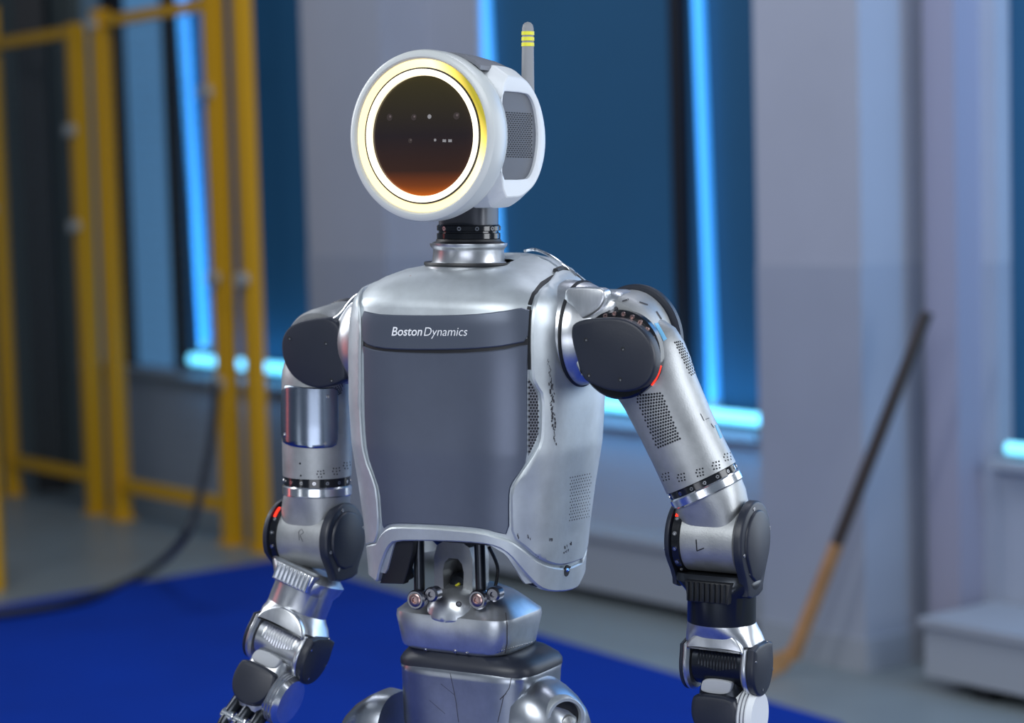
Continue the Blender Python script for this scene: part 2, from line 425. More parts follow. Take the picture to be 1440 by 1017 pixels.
# trunking boxes along the wall
def trunk(x0,x1,n,yt,yb,lab):
    s0=ws(x0,n,yt); s1=ws(x1,n,yt); zt=wz(x0,yt,n); zb=max(.04,wz(x0,yb,n))
    t=thing('wall_heater', wp((s0+s1)/2,n/2,zb),lab,'heater')
    g=G(); wbox(g,s0,s1,.01,n,zb,zt-.02); g.make('casing',M_trunk,t,ang=0)
    g=G(); wbox(g,s0-.01,s1+.01,.005,n+.015,zt-.02,zt); g.make('top_cover',M_trunk,t,ang=0)
    k=2
    for i in range(k):
        s=s0+(s1-s0)*(.2+.6*i/(k-1)); g=G(); wbox(g,s-.03,s+.03,.03,n-.02,0,zb); g.make('foot',M_black,t,ang=0)
trunk(560,1080,.14,700,800,'long low grey wall heater under the window, behind the robot')
trunk(1300,1700,.30,868,950,'low pale grey wall heater at the lower right beside the pillar')
# blue mat
def fl(x,y,z=0): return on_plane(x,y,V((0,0,z)),V((0,0,1)))
mp=[fl(397,790),fl(1180,1022),V((1.6,1.2,0)),V((-4.2,1.2,0)),fl(-300,905)]
mp=[V((p.x,p.y,0)) for p in mp]
g=G(); n=len(mp); g.add([p+V((0,0,.012)) for p in mp]+[p+V((0,0,.001)) for p in mp],[tuple(range(n))]+[(i,(i+1)%n,(i+1)%n+n,i+n) for i in range(n)])
g.make('floor_mat',M_mat,ang=0,label='large royal blue mat covering the floor under the robot',cat='mat')
# fence
F0=V((0,6.68,0))
def fp(x,y): return on_plane(x,y,F0,WN)
def fpost(x,hw,z1,parent,d=0):
    p=fp(x,600); b=V((p.x,p.y,0))-WN*-d; g=G()
    a=WD*hw; c=WN*hw
    P=[b+a+c,b-a+c,b-a-c,b+a-c]; g.add([q for q in P]+[q+V((0,0,z1)) for q in P],[(0,1,2,3),(7,6,5,4),(0,4,5,1),(1,5,6,2),(2,6,7,3),(3,7,4,0)])
    o=g.make('post',M_fence,parent,ang=0)
    h=G(); A=WD*hw*1.5; C=WN*hw*1.5; P=[b+A+C,b-A+C,b-A-C,b+A-C]
    h.add([q+V((0,0,.0)) for q in P]+[q+V((0,0,.012)) for q in P],[(0,1,2,3),(7,6,5,4),(0,4,5,1),(1,5,6,2),(2,6,7,3),(3,7,4,0)]); h.make('base_plate',M_fence,o,ang=0)
    return b
def frail(a,b,z,hw,parent):
    g=G(); up=V((0,0,hw)); c=WN*hw*.8
    v=[p+V((0,0,z))+s*up+t*c for p in (a,b) for s in (1,-1) for t in (1,-1)]
    g.add(v,[(0,1,3,2),(4,6,7,5),(0,4,5,1),(2,3,7,6),(0,2,6,4),(1,5,7,3)]); g.make('rail',M_fence,parent,ang=0)
def fpanel(a,b,z0,z1,parent,sp=.055):
    g=G(); L=(b-a).length; d=(b-a)/L; n=int(L/sp)
    for i in range(1,n):
        p=a+d*(L*i/n); tube(g,[p+V((0,0,z0)),p+V((0,0,z1))],.0016,4)
    m_=int((z1-z0)/sp)
    for i in range(1,m_):
        z=z0+(z1-z0)*i/m_; tube(g,[a+V((0,0,z)),b+V((0,0,z))],.0016,4)
    g.make('wire_mesh',M_wire,parent,ang=0,kind='stuff')
def clamp(p,z,parent):
    g=G(); tube(g,[p+WN*.03+V((0,0,z)),p+WN*.065+V((0,0,z))],[.030,.026],14); g.make('clamp',mat('clamp_zinc',(.55,.55,.52),.35,.7),parent)
base=fp(-40,700); base.z=0
t=thing('safety_fence', base, 'yellow steel safety fence panel with wire mesh, at the left edge', 'fence','yellow safety fence panels')
a=fpost(14,.026,2.20,t); b=fpost(131,.031,2.06,t)
frail(a,b,2.03,.022,t); frail(a,b,.16,.022,t); fpanel(a,b,.18,2.03,t); clamp(b,1.62,t); clamp(b,1.22,t); clamp(a,1.3,t)
# left neighbour: post nearer the camera
pn=fl(2,830); 
t2=thing('safety_fence', V((pn.x,pn.y,0)), 'nearer yellow fence post standing at the lower left edge of the photo', 'fence','yellow safety fence panels')
def freepost(p,hw,z,parent):
    g=G(); P=[p+V((sx*hw,sy*hw,0)) for sx,sy in ((1,1),(-1,1),(-1,-1),(1,-1))]
    g.add(P+[q+V((0,0,z)) for q in P],[(0,1,2,3),(7,6,5,4),(0,4,5,1),(1,5,6,2),(2,6,7,3),(3,7,4,0)]); return g.make('post',M_fence,parent,ang=0)
pn2=V((pn.x-.018,pn.y,0)); freepost(pn2,.028,2.1,t2)
q=pn2+V((-.9,-.1,0)); freepost(q,.03,2.1,t2); frail(pn2,q,.16,.022,t2); frail(pn2,q,2.03,.022,t2); fpanel(pn2,q,.18,2.03,t2)
t3=thing('safety_fence', fp(240,750)*1, 'yellow steel safety fence panel with wire mesh, between the two pairs of posts', 'fence','yellow safety fence panels')
a=fpost(166,.031,2.10,t3); b=fpost(322,.031,2.6,t3)
frail(a,b,2.05,.022,t3); frail(a,b,.15,.025,t3); fpanel(a,b,.18,2.05,t3); clamp(a,2.04,t3); clamp(b,1.72,t3); clamp(b,1.02,t3); clamp(b,.62,t3)
t4=thing('safety_fence', fp(357,770)*1, 'taller yellow fence post nearest the robot, right of the mesh panels', 'fence','yellow safety fence panels')
a=fpost(362,.028,2.7,t4); clamp(a,1.02,t4)
# black column behind the fence
bx=at(58,300,9.75); g=G(); s=.065
P=[V((bx.x+sx*s,9.75+sy*s,0)) for sx,sy in ((1,1),(-1,1),(-1,-1),(1,-1))]
g=G(); g.add(P+[p+V((0,0,2.3)) for p in P],[(0,1,2,3),(7,6,5,4),(0,4,5,1),(1,5,6,2),(2,6,7,3),(3,7,4,0)])
tc_=thing('equipment_rack', V((bx.x,9.75,0)), 'tall slim black column standing behind the left fence panel', 'column')
g.make('column_body',M_black,tc_,ang=0)
g=G(); tube(g,[V((bx.x-.02,9.7,2.3)),V((bx.x-.02,9.7,2.52))],.055,16); g.make('silver_top',M_arm,tc_,label='silver cylinder on top')
# cable
cp=[(303,540,7.6),(300,600,7.4),(285,680,7.0),(262,752,6.6)]
pts=[at(x,y,Y) for x,y,Y in cp]
for x,y in ((205,806),(120,842),(40,858),(-80,872)):
    q=fl(x,y,.03); pts.append(q)
g=G(); tube(g,spline(pts,10),.014,10); o=g.make('cable',mat('black_cable',(.012,.014,.02),.5),label='black cable hanging by the fence and trailing across the blue mat',cat='cable')
# hockey stick
bl=fl(1112,948); top=on_plane(1304,440,wp(pB0,.30,0),WN); d=(top-bl); 
t=thing('hockey_stick', bl, 'wooden hockey stick with dark upper shaft leaning on the wall at right', 'hockey stick')
heel=bl+V((.0,0,.03))+d*.015; mid=heel.lerp(top,.345)
def shaft(a,b,r0,r1,m,name):
    dd=(b-a).normalized(); s=dd.cross(WN).normalized(); n_=dd.cross(s)
    g=G(); rings=[]
    for p,r in ((a,r0),(b,r1)): rings.append([p+s*r*x+n_*r*1.3*y for x,y in ((1,.7),(.7,1),(-.7,1),(-1,.7),(-1,-.7),(-.7,-1),(.7,-1),(1,-.7))])
    loft(g,rings); return g.make(name,m,t)
M_wood=mat('hockey_wood',(.42,.22,.09),.5,var=.2,vscale=20)
shaft(heel,mid,.015,.014,M_wood,'lower_shaft'); shaft(mid,top,.013,.012,mat('dark_tape',(.05,.035,.028),.6),'upper_shaft')
g=G(); c=[heel+d*.03, heel+V((-.02,-.02,.0)), heel+V((-.075,-.06,-.012)), heel+V((-.13,-.10,.0))]
rings=[]
for p,h in zip(c,(.02,.028,.030,.022)):
    rings.append([p+V((0,0,h))+WN*.006,p+V((0,0,h))-WN*.006,p-V((0,0,h))-WN*.006,p-V((0,0,h))+WN*.006])
loft(g,rings); g.make('blade',M_wood,t)
#BG_END
# ================================================================ ROBOT
foot_c = R(671,1836,0); foot_c.z=0
rob = thing('humanoid_robot', foot_c, 'silver humanoid robot with round glowing ring face standing on the blue mat', 'robot')
# ---- torso
OT = R(671,600,0)
TL = [(367,60,46,2.1,-8),(369,66,52,2.1,-9),(371,84,70,2.3,-9),(376,103,90,2.6,-8),(386,124,106,3.0,-6),(400,141,119,3.7,-3),(420,155,132,3.6,0),
      (445,159,136,3.6,0),(490,161,137,3.7,0),(560,161,136,3.7,0),(620,158,133,3.7,0),(680,149,126,3.7,0),(740,142,120,3.7,0),(790,138,116,3.7,0),(840,135,114,3.7,0)]
def tor_lev(y):
    for i in range(len(TL)-1):
        a,b=TL[i],TL[i+1]
        if y<=b[0]: t=max(0,(y-a[0])/(b[0]-a[0])); return [a[k]*(1-t)+b[k]*t for k in range(1,5)]
    return TL[-1][1:]
NT=180
def tor_off(y,u,v): return max(0,(415-y)/45)*min(1,max(-.15,(-v+u*.35)/70))*15
def tor_pt(q,y,shrink=0,top=0):
    a,b,n,vo=tor_lev(y); a-=shrink; b-=shrink; c,s_=math.cos(q),math.sin(q); k=(abs(c)**n+abs(s_)**n)**(-1/n); u=a*c*k; v=b*s_*k
    return OT+(LL*u+FF*(v+vo)+ZR*(600-y-top+tor_off(y,u,v)))*K
def tor_surf(p):
    q=p.x/150; y=p.y; e=.01
    P=tor_pt(q,y); n=(tor_pt(q+e,y)-tor_pt(q-e,y)).cross(tor_pt(q,y+1)-tor_pt(q,y-1)).normalized()
    if n.dot(P-OT-ZR*(P-OT).dot(ZR))<0: n=-n
    return P,n
def tor_inv(x,y,side=0):
    h,n=cast(BT,x,y); w_=(h-OT)/K; u=w_.dot(LL); v=w_.dot(FF); z=w_.dot(ZR); yy=600-z
    for _ in range(6): yy=600-z+tor_off(yy,u,v)
    a,b,_,vo=tor_lev(yy); q=math.atan2((v-vo)/b,u/a)
    if side<0 and q<0: q+=2*math.pi
    return (q*150,yy)
def tor_bottom(q):
    d=((math.degrees(q)-90+180)%360)-180   # + towards image left
    a=abs(d); back=a>90
    if back: a=180-a
    if d>0 and not back: return 742 if a<24 else (742+(a-24)/9*58 if a<33 else 800)
    if a<29: return 742
    if a<39: return 742+(a-29)*1.6
    return min(800,758+(a-39)*4)
def torso_mesh(bot=True, shrink=0):
    rings=[]; T=48
    for j in range(T+1):
        t=j/T; r=[]
        for i in range(NT):
            q=2*math.pi*i/NT; yb=tor_bottom(q) if bot else 840
            y=367+(yb-367)*(t**1.25); r.append(tor_pt(q,y,shrink,shrink if j==0 else 0))
        rings.append(r)
    return rings
full=G(); loft(full, torso_mesh(False)); BT=full.bvh()
g=G(); ro=torso_mesh(); ri=torso_mesh(True,7)
N=NT; v=[p for r in ro for p in r]; M_=len(v); v+=[p for r in ri for p in r]; f=[]; Tn=len(ro)
for j in range(Tn-1):
    for i in range(N):
        k=(i+1)%N; f.append((j*N+i,j*N+k,(j+1)*N+k,(j+1)*N+i)); f.append((M_+j*N+i,M_+(j+1)*N+i,M_+(j+1)*N+k,M_+j*N+k))
for i in range(N):
    k=(i+1)%N; a=(Tn-1)*N; f.append((a+i,a+k,M_+a+k,M_+a+i)); f.append((i,M_+i,M_+k,k))
g.add(v,f); torso=g.make('torso_shell',M_cast,rob,ang=50,recalc=True)
# dark liner below the chest panels
g=G(); suploft(g,OT,LL,FF,ZR,[(-150,120,98,5,0,0),(-134,122,100,5,0,0),(180,128,108,5,0,0),(200,100,80,4,0,0)],48); g.make('torso_liner',M_black,torso)
# front panel, band, side shell, lower rim
band=G(); patch(band,[(511,437),(524,440),(540,443),(600,444),(660,443),(700,439),(744,432),(743,450),(741,480),(722,484),(700,488),(660,491),(620,492),(570,492),(535,490),(513,483),(511,470)],BT,4,7,6,1)
o_band=band.make('name_band',M_band,torso,ang=30,label='slate band printed with white lettering'); BB=band.bvh()
g=G(); patch(g,[(511,478),(530,486),(570,489),(640,489),(700,486),(743,476),(743,490),(700,499),(640,503),(570,502),(530,500),(511,492)],BT,1.2,3,6,0,.5); g.make('panel_seam',M_black,torso)
fp_=G(); patch(fp_,[(512,484),(512,487),(530,493),(570,496),(640,497),(700,493),(741,484),(742,488),(741,520),(741,600),(741,646),(731,664),(718,682),(716,700),(716,752),(700,749),(680,743),(640,739),(570,736),(556,736),(546,738),(539,744),(537,720),(535,690),(526,664),(518,640),(514,600),(513,540)],BT,3,7,7,1)
fp_.make('front_panel',M_panel,torso,ang=30,label='large smooth slate front panel'); 
# honeycomb vent strip between panel and side shell
g=G(); vp=[(743,532),(750,542),(756,552),(757,570),(757,610),(752,622),(743,642)]; patch(g,vp,BT,1,4,5,0,1); vent=g.make('side_vent',M_grey,torso); BV=g.bvh()
g=G()
for j in range(26):
    for i in range(4):
        x=744.5+i*4.0+(2.0 if j%2 else 0); y=537+j*4.1
        if inside(V((x,y)),vp) : disc_on(g,BV,x,y,1.7,.25,6)
g.make('vent_hole',M_hole,vent,ang=0,kind='stuff')
SPF=[(770,397),(758,410),(750,425),(746,440),(745,480),(746,530),(752,544),(760,556),(760,600),(758,622),(746,645),(730,668),(718,688),(718,720),(719,754),(736,768),(750,782),(764,790),(780,795),(796,793),(815,785)]
shell=G(); sp=[(746,440),(750,425),(758,410),(770,397),(790,389),(812,390),(832,399),(842,430),(846,480),(848,540),(848,600),(844,640),(836,685),(831,740),(829,772),(815,785),(796,793),(780,795),(764,790),(750,782),(736,768),(719,754),(718,720),(718,688),(730,668),(746,645),(758,622),(760,600),(760,556),(752,544),(746,530),(745,480)]
sp=[tor_inv(*p) for p in SPF]+[(-60,788),(-105,760),(-108,560),(-104,430),(-60,392),(0,384)]
patch(shell,sp,None,6,10,7,1,2.5,tor_surf); o_shell=shell.make('side_shell',M_cast,torso,ang=40,label='scuffed silver side shell'); BS=shell.bvh()
# matching shell on the far side and rear (smooth rounded cheek)
lsp=[(511,440),(512,482),(511,600),(517,646),(526,668),(533,692),(536,745),(527,768),(521,772),(517,740),(510,680),(499,610),(495,520),(497,450),(505,425),(513,412)]
LSF=[(513,412),(511,440),(511,482),(510,540),(511,600),(517,646),(526,668),(533,692),(536,745),(529,768)]
lsp=[tor_inv(x,y,-1) for x,y in LSF]+[(3.0*150,772),(3.6*150,765),(3.85*150,740),(3.85*150,430),(3.5*150,392),(3.0*150,392)]
g=G(); patch(g,lsp,None,5,8,6,1,1.5,tor_surf); g.make('side_shell',M_cast,torso,ang=40); 
rim=G(); rp=[(523,778),(530,768),(537,752),(546,743),(556,740),(600,741),(640,744),(680,748),(702,755),(718,760),(734,772),(750,787),(764,795),(782,799),(798,798),(815,790),(829,778),(829,790),(825,812),(812,823),(797,831),(770,832),(755,826),(742,812),(730,797),(716,779),(700,768),(676,763),(640,761),(600,760),(558,760),(549,768),(543,782),(537,800),(534,819),(527,812),(524,795)]
RPI=[(546,743),(556,740),(600,741),(640,744),(680,748),(702,755),(718,760),(734,772),(750,787),(764,795),(782,799),(798,798),(815,790)]
RPO=[(812,823),(797,831),(770,832),(755,826),(742,812),(730,797),(716,779),(700,768),(676,763),(640,761),(600,760),(558,760),(549,768),(543,782),(537,800),(534,819),(527,812)]
RPL=[(530,768),(537,752)]
rp=[tor_inv(*p) for p in RPI]+[(-60,792),(-100,770),(-112,765),(-112,800),(-60,818)]+[tor_inv(*p) for p in RPO[:-1]]+[tor_inv(*RPO[-1],-1),(3.0*150,806),(3.4*150,800),(3.7*150,790),(3.7*150,760),(3.4*150,772),(3.0*150,776)]+[tor_inv(*p,-1) for p in RPL]
patch(rim,rp,None,5,12,6,1,2,tor_surf); o_rim=rim.make('lower_rim',M_cast,torso,ang=40,label='arched silver lower rim'); BR=rim.bvh()
for (P) in ([(532,821),(541,790),(548,772),(557,762),(566,760),(580,762),(578,780),(572,803),(566,822)],[(706,765),(718,782),(735,805),(750,824),(768,830),(752,812),(735,790),(722,772)]):
    g=G(); patch(g,P,BT,-2,12,5,0,1); g.make('rim_lining',M_black,torso)
g=G(); disc_on(g,BR,797,803,8,.6,16); disc_on(g,BR,797,797,6,.6,12); g.make('rim_notch',M_black,o_rim)
g=G(); disc_on(g,BR,797,801,3.5,1.6,12); g.make('notch_pin',M_chrome,o_rim)
# raised dimple grid on lower side shell
g=G()
for j in range(15):
    for i in range(9):
        x=802+i*3.4+(1.7 if j%2 else 0)+ (0 if j<11 else -1); y=672+j*4.3-i*.7
        if x<832-(j*.25): disc_on(g,BS,x,y,1.1,.3,6)
g.make('dimple_grid',M_scuff,o_shell,ang=0,kind='stuff')
# scuffs (worn paint) on the shell
g=G()
def scuff(a,b,n,w,jit):
    for i in range(n):
        t=i/n; x=a[0]+(b[0]-a[0])*t+random.uniform(-jit,jit); y=a[1]+(b[1]-a[1])*t
        stroke(g,BS,[(x,y),(x+random.uniform(-1.2,1.2),y+random.uniform(2,5))],random.uniform(.5,w),.35)
scuff((771,505),(776,540),12,1.2,1.6); scuff((774,535),(778,560),16,2.4,3.0); scuff((776,560),(779,600),22,2.6,2.4); scuff((779,600),(781,626),8,1.3,1.2)
for a,b in (((728,750),(730,756)),((742,752),(746,758)),((773,757),(777,757)),((745,776),(762,784)),((795,768),(806,760)),((800,772),(790,778))): scuff(a,b,4,1.5,1.2)
g.make('scuff_mark',M_scuff,o_shell,ang=0,kind='stuff')
# seam recess behind the shoulder : dark gap above the side shell
g=G(); patch(g,[(741,430),(748,412),(760,397),(776,387),(795,384),(800,388),(778,392),(764,402),(752,416),(747,432),(746,520),(742,520)],BT,.8,3,5,0,.5); g.make('seam_gap',M_black,torso)
# chest seam arc of shoulder opening
# lettering on band
def lettering(txt,x0,y0,size,shear,tilt,bv,off,bold=0,width=None):
    cu=bpy.data.curves.new('lettering','FONT'); cu.body=txt; cu.size=1; cu.shear=shear; cu.offset=bold; cu.resolution_u=4
    o=bpy.data.objects.new('lettering',cu); COL.objects.link(o); bpy.context.view_layer.update()
    me=bpy.data.meshes.new_from_object(o.evaluated_get(bpy.context.evaluated_depsgraph_get()))
    bpy.data.objects.remove(o); bpy.data.curves.remove(cu)
    bm=bmesh.new(); bm.from_mesh(me); 
    w_=max(v.co.x for v in bm.verts); sx=(width/w_) if width else size
    vs=[]
    for v_ in bm.verts:
        px=x0+v_.co.x*sx; py=y0-v_.co.y*size+tilt*(px-x0); h,n=cast(bv,px,py); vs.append(h+n*off*K)
    fs=[tuple(l.index for l in f.verts) for f in bm.faces]; bm.free(); return vs,fs
g=G(); g.add(*lettering('Boston',550,472,17.5,.22,.000,BB,.5,.012,44)); g.add(*lettering('Dynamics',595,472.3,17.5,.22,.000,BB,.5,-.004,62.5))
g.make('lettering',M_print,o_band,ang=0,recalc=False)
# handle bar and black seam at top right of the chest
g=G(); P=[cast(BT,x,y) for x,y in ((738,359),(752,357),(770,364),(790,378),(806,392))]
tube(g,spline([h+n*6*K for h,n in P],6),2.2*K,8); g.make('shoulder_handle',M_chrome,torso)
g=G(); P=[cast(BT,x,y) for x,y in ((780,384),(792,381),(806,390),(820,402))]
tube(g,spline([h+n*3*K for h,n in P],6),4.5*K,8); g.make('handle_bracket',M_black,torso)
for x,y in ((788,380),(804,388)):
    h,n=cast(BT,x,y); g=G(); tube(g,[h,h+n*8*K],2.2*K,8); g.make('bracket_pin',M_chrome,torso)
g=G(); disc_on(g,BT,577,388,1.1,.4,8); g.make('rust_speck',M_copper,torso)
# ---- neck
ON=R(659,372,-4)
g=G(); lathe(g,ON,ZR,[(-14,62),(-2,61),(1,56),(4,51),(20,49.5),(23,51),(26,54),(30,54.5)],64); neck=g.make('neck_collar',M_brush,rob,ang=50)
g=G(); annulus(g,R(662,371,-2),ZR,[(-2,60),(1,62),(3,65),(0,66),(-3,64)],64); g.make('collar_seal',M_black,neck)
g=G(); lathe(g,R(659,345,-4),ZR,[(-1,53),(3,52),(6,46),(9,45),(9,42),(12,42)],56); g.make('collar_gasket',M_black,neck)
g=G(); lathe(g,R(659,337,-4),ZR,[(0,43),(2,44.5),(9,44.5),(10,42),(12,42),(13,44.5),(19,44.5),(21,43)],56); hb=g.make('neck_ring',M_gloss,neck)
for k in range(7):
    q=math.radians(-20+k*32); c=R(659,337,-4)+(FF*math.cos(q)+LL*math.sin(q))*44.6*K+ZR*16*K
    g=G(); lathe(g,c,FF*math.cos(q)+LL*math.sin(q),[(-2,3),(.8,3),(.8,1.5),(-.5,1.2)],10); g.make('screw',M_bolt,hb)
g=G(); suploft(g,R(659,318,-4),LL,FF,ZR,[(0,38,32,4,0,0),(14,38,32,4,0,0),(34,38,32,4,0,0)],40); g.make('neck_post',mat('neck_grey',(.07,.075,.09),.4,.3),neck)
# ---- head
THH=math.radians(30); HL,HF,HZ=frame(THH)
OH=R(591,191,-100); K_BODY=K; K=K*.966   # centre of the face ring
head=None
g=G(); annulus(g,OH,HF,[(-48,92),(-48,112),(-42,117),(-30,120),(-8,120.5),(-2,119),(1.5,114),(1.5,110),(-1,107.5),(-9,106.5),(-9,90)],112); head=g.make('face_bezel',M_bezel,rob,ang=40,label='pale grey round face bezel')
g=G(); annulus(g,OH,HF,[(-8,107),(-2.5,106.5),(-5,95.5),(-9,95.5)],112)
# outer diffuser, olive shading of its upper image-right side painted into its colour
mo=M_ringo; nt=mo.node_tree; b=nt.nodes['Principled BSDF']
tcn=nt.nodes.new('ShaderNodeTexCoord'); dt=nt.nodes.new('ShaderNodeVectorMath'); dt.operation='DOT_PRODUCT'
dv=(HL*math.cos(math.radians(28))+HZ*math.sin(math.radians(28))).normalized(); dt.inputs[1].default_value=tuple(dv/(106*K)); nt.links.new(tcn.outputs['Object'],dt.inputs[0])
cr=nt.nodes.new('ShaderNodeValToRGB'); e=cr.color_ramp.elements; e[0].position=0; e[0].color=(1,.76,.36,1); e[1].position=.95; e[1].color=(.26,.22,.015,1)
n_=e.new(.60); n_.color=(1,.82,.46,1); n_=e.new(.82); n_.color=(.75,.55,.10,1)
nt.links.new(dt.outputs['Value'],cr.inputs[0]); nt.links.new(cr.outputs[0],b.inputs['Emission Color']); nt.links.new(cr.outputs[0],b.inputs['Base Color'])
outer=g.make('outer_light_ring',mo,head,origin=OH,label='warm yellow outer light ring')
g=G(); annulus(g,OH,HF,[(-12,95.6),(-3,95.2),(-3,93.2),(-12,93.2)],112); g.make('ring_groove',M_black,head)
g=G(); annulus(g,OH,HF,[(-10,93.4),(-3,93.2),(-2,92),(-2,85.5),(-3,84.6),(-10,84)],112); g.make('inner_light_ring',M_ringi,head,label='bright cream inner light ring')
visor=mat('visor_ring_glow',(.022,.014,.012),.10,coat=.3); nt=visor.node_tree; b=nt.nodes['Principled BSDF']
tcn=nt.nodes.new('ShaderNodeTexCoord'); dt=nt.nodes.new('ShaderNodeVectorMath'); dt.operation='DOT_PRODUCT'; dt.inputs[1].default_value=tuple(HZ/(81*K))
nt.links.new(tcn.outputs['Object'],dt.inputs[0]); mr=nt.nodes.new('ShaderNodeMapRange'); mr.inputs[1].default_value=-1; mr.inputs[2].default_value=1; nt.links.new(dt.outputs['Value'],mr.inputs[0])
cr=nt.nodes.new('ShaderNodeValToRGB'); e=cr.color_ramp.elements; e[0].position=0; e[0].color=(.42,.09,.006,1); e[1].position=1; e[1].color=(.045,.035,.010,1)  # amber foot paints the ring light's reflection into the visor colour
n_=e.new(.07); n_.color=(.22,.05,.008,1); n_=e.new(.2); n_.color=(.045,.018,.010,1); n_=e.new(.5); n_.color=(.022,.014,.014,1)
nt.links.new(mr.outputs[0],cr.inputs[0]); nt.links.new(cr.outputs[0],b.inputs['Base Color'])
g=G(); lathe(g,OH,HF,[(-14,84)]+[(-3+ (3.5)*(1-(r/82)**2)-4, r) for r in (84,76,66,54,40,26,12,.1)],96); vis=g.make('visor',visor,head,origin=OH,label='dark brown round visor, amber ring reflection painted at its foot'); VB=g.bvh()
ml=mat('lens_glass',(.16,.12,.11),.15,coat=.5); ml2=mat('painted_lens_glint',(.33,.31,.30),.3)  # pale discs paint the glints on lenses and sensors
for x,y,r,m in ((548,165,5,ml),(582,165,4.5,ml),(604,164,3.2,ml2),(642,163,5,ml),(577,198,3.5,ml),(612,197,2,ml2)):
    g=G(); disc_on(g,VB,x,y,r,.3,20); L=g.make('camera_lens',mat('lens_ring',(.05,.035,.03),.3) if m is ml else m,vis)
    if m is ml:
        g=G(); disc_on(g,VB,x+1,y-1,r*.35,.5,12); g.make('camera_lens',m,vis)  # small paler disc paints the glint inside the dark lens ring
for x in (625,633):
    g=G(); p=[cast(VB,x+a,198+b) for a,b in ((-2.5,-2),(2.5,-2),(2.5,2),(-2.5,2))]; g.add([h+n*.4*K for h,n in p]+[h-n*.4*K for h,n in p],[(0,1,2,3),(7,6,5,4),(0,4,5,1),(1,5,6,2),(2,6,7,3),(3,7,4,0)]); g.make('sensor_window',ml2,vis,ang=0)
# core of the head
def hp(u,s,z):
    s = s if s<36 else 36+(s-36)*1.2
    return OH+(HL*u-HF*s+HZ*z)*K
g=G(); rings=[]
for s,a,b_,n in ((36,88,104,2.6),(60,88,104,2.8),(115,88,100,3),(140,85,86,3),(156,74,62,2.8),(162,50,36,2.5)):
    rings.append([hp(sup(a,b_,n,2*math.pi*i/64)[0],s,sup(a,b_,n,2*math.pi*i/64)[1]-(0 if s<100 else (s-100)*.12)) for i in range(64)])
loft(g,rings); core=g.make('head_core',M_grey,rob,ang=40)
# top cover hump
g=G(); rings=[]
for s,zt in ((30,118),(60,117.5),(100,113),(124,107),(127,104)):
    r=[]
    for i in range(21):
        u=-80+8*i; r.append(hp(u,s,zt*(1-(abs(u)/114)**3.2)**.5))
    r2=[p-HZ*6*K for p in r[::-1]]; rings.append(r+r2)
loft(g,rings); g.make('top_cover',M_grey,core,ang=50)
# side frames
def side_frame(sgn):
    out=[(36,99),(96,99),(118,92),(146,68),(163,38),(171,4),(168,-30),(155,-60),(134,-84),(104,-98),(90,-101),(36,-101)]
    inn=[(40,62),(108,62),(120,56),(130,42),(136,20),(138,0),(135,-22),(128,-42),(119,-55),(108,-61),(40,-61)]
    def mk(P,it=1): return [V((p.x,p.y)) for p in dens(chaikin([(a,b) for a,b in P],it),6)]
    O=mk(out,2); n=160
    # resample both by angle around (88,0)
    def rs(P):
        res=[]
        for i in range(n):
            q=2*math.pi*i/n; d=V((math.cos(q),math.sin(q))); best=None
            for j in range(len(P)):
                a,b=P[j-1]-V((88,0)),P[j]-V((88,0)); h=intersect_line_line_2d(V((0,0)),d*400,a,b)
                if h is not None and (best is None or h.length>best.length): best=h
            res.append(best+V((88,0)) if best else V((88,0))+d*60)
        return res
    Ro=rs(O); Ri=rs(mk(inn,1)); L=[]
    def ring(R_,sc,u): 
        return [hp(sgn*u,88+(p.x-88)*(1-sc/max(1,(p-V((88,0))).length)),p.y*(1-sc/max(1,(p-V((88,0))).length))) for p in R_]
    prof=[(Ro,0,52),(Ro,0,80),(Ro,1.5,83),(Ro,15,101),(Ro,17,102),(Ri,-3,102),(Ri,-.5,101),(Ri,0,99),(Ri,0,84)]
    rings=[ring(*p) for p in prof]; g=G(); N=n; v=[p for r in rings for p in r]; f=[]
    for j in range(len(rings)-1):
        for i in range(N):
            k=(i+1)%N; f.append((j*N+i,j*N+k,(j+1)*N+k,(j+1)*N+i))
    g.add(v,f); fr=g.make('side_frame',M_white,core,ang=24,label='white side frame of the head')
    P=[hp(sgn*97,88+(p.x-88)*1.02,p.y*1.02) for p in Ri]; g=G(); plate(g,P,HL*sgn,8,.5); gr=g.make('side_grille',mat('grille_grey',(.12,.13,.155),.6),core); return g.bvh()
GB=side_frame(1); side_frame(-1)
g=G()
for j in range(22):
    for i in range(12):
        s=54+i*6.3+(3.1 if j%2 else 0); z=28-j*2.95
        c=hp(97.6,s,z+5)
        if s<132: g.add([c+(-HF*math.cos(q)*2.3+HZ*math.sin(q)*1.0)*K for q in [k*math.pi/3 for k in range(6)]],[tuple(range(6))])
g.make('grille_hole',M_hole,core,ang=0,kind='stuff',recalc=False)
g=G(); plate(g,[hp(u,s,-98) for u,s in ((-50,40),(50,40),(50,120),(-50,120))],-HZ,7,2); g.make('chin_plate',mat('chin_grey',(.25,.27,.3),.5),core)
# antenna
a0=hp(82,140,60); g=G(); ab=a0; at_=ab+ (HZ*98)*K
lathe(g,ab,HZ,[(-8,9.5),(0,9.5),(50,8.8),(96,8.4),(101,7.2),(104,4.6),(105.5,.5)],24); an=g.make('antenna',M_ant,rob)
for z in (73,81,89):
    g=G(); lathe(g,ab+HZ*z*K,HZ,[(-2.6,8.2),(-2.6,9.2),(2.6,9.2),(2.6,8.2)],24); g.make('yellow_band',M_yel,an,label='yellow stripe')
K=K_BODY
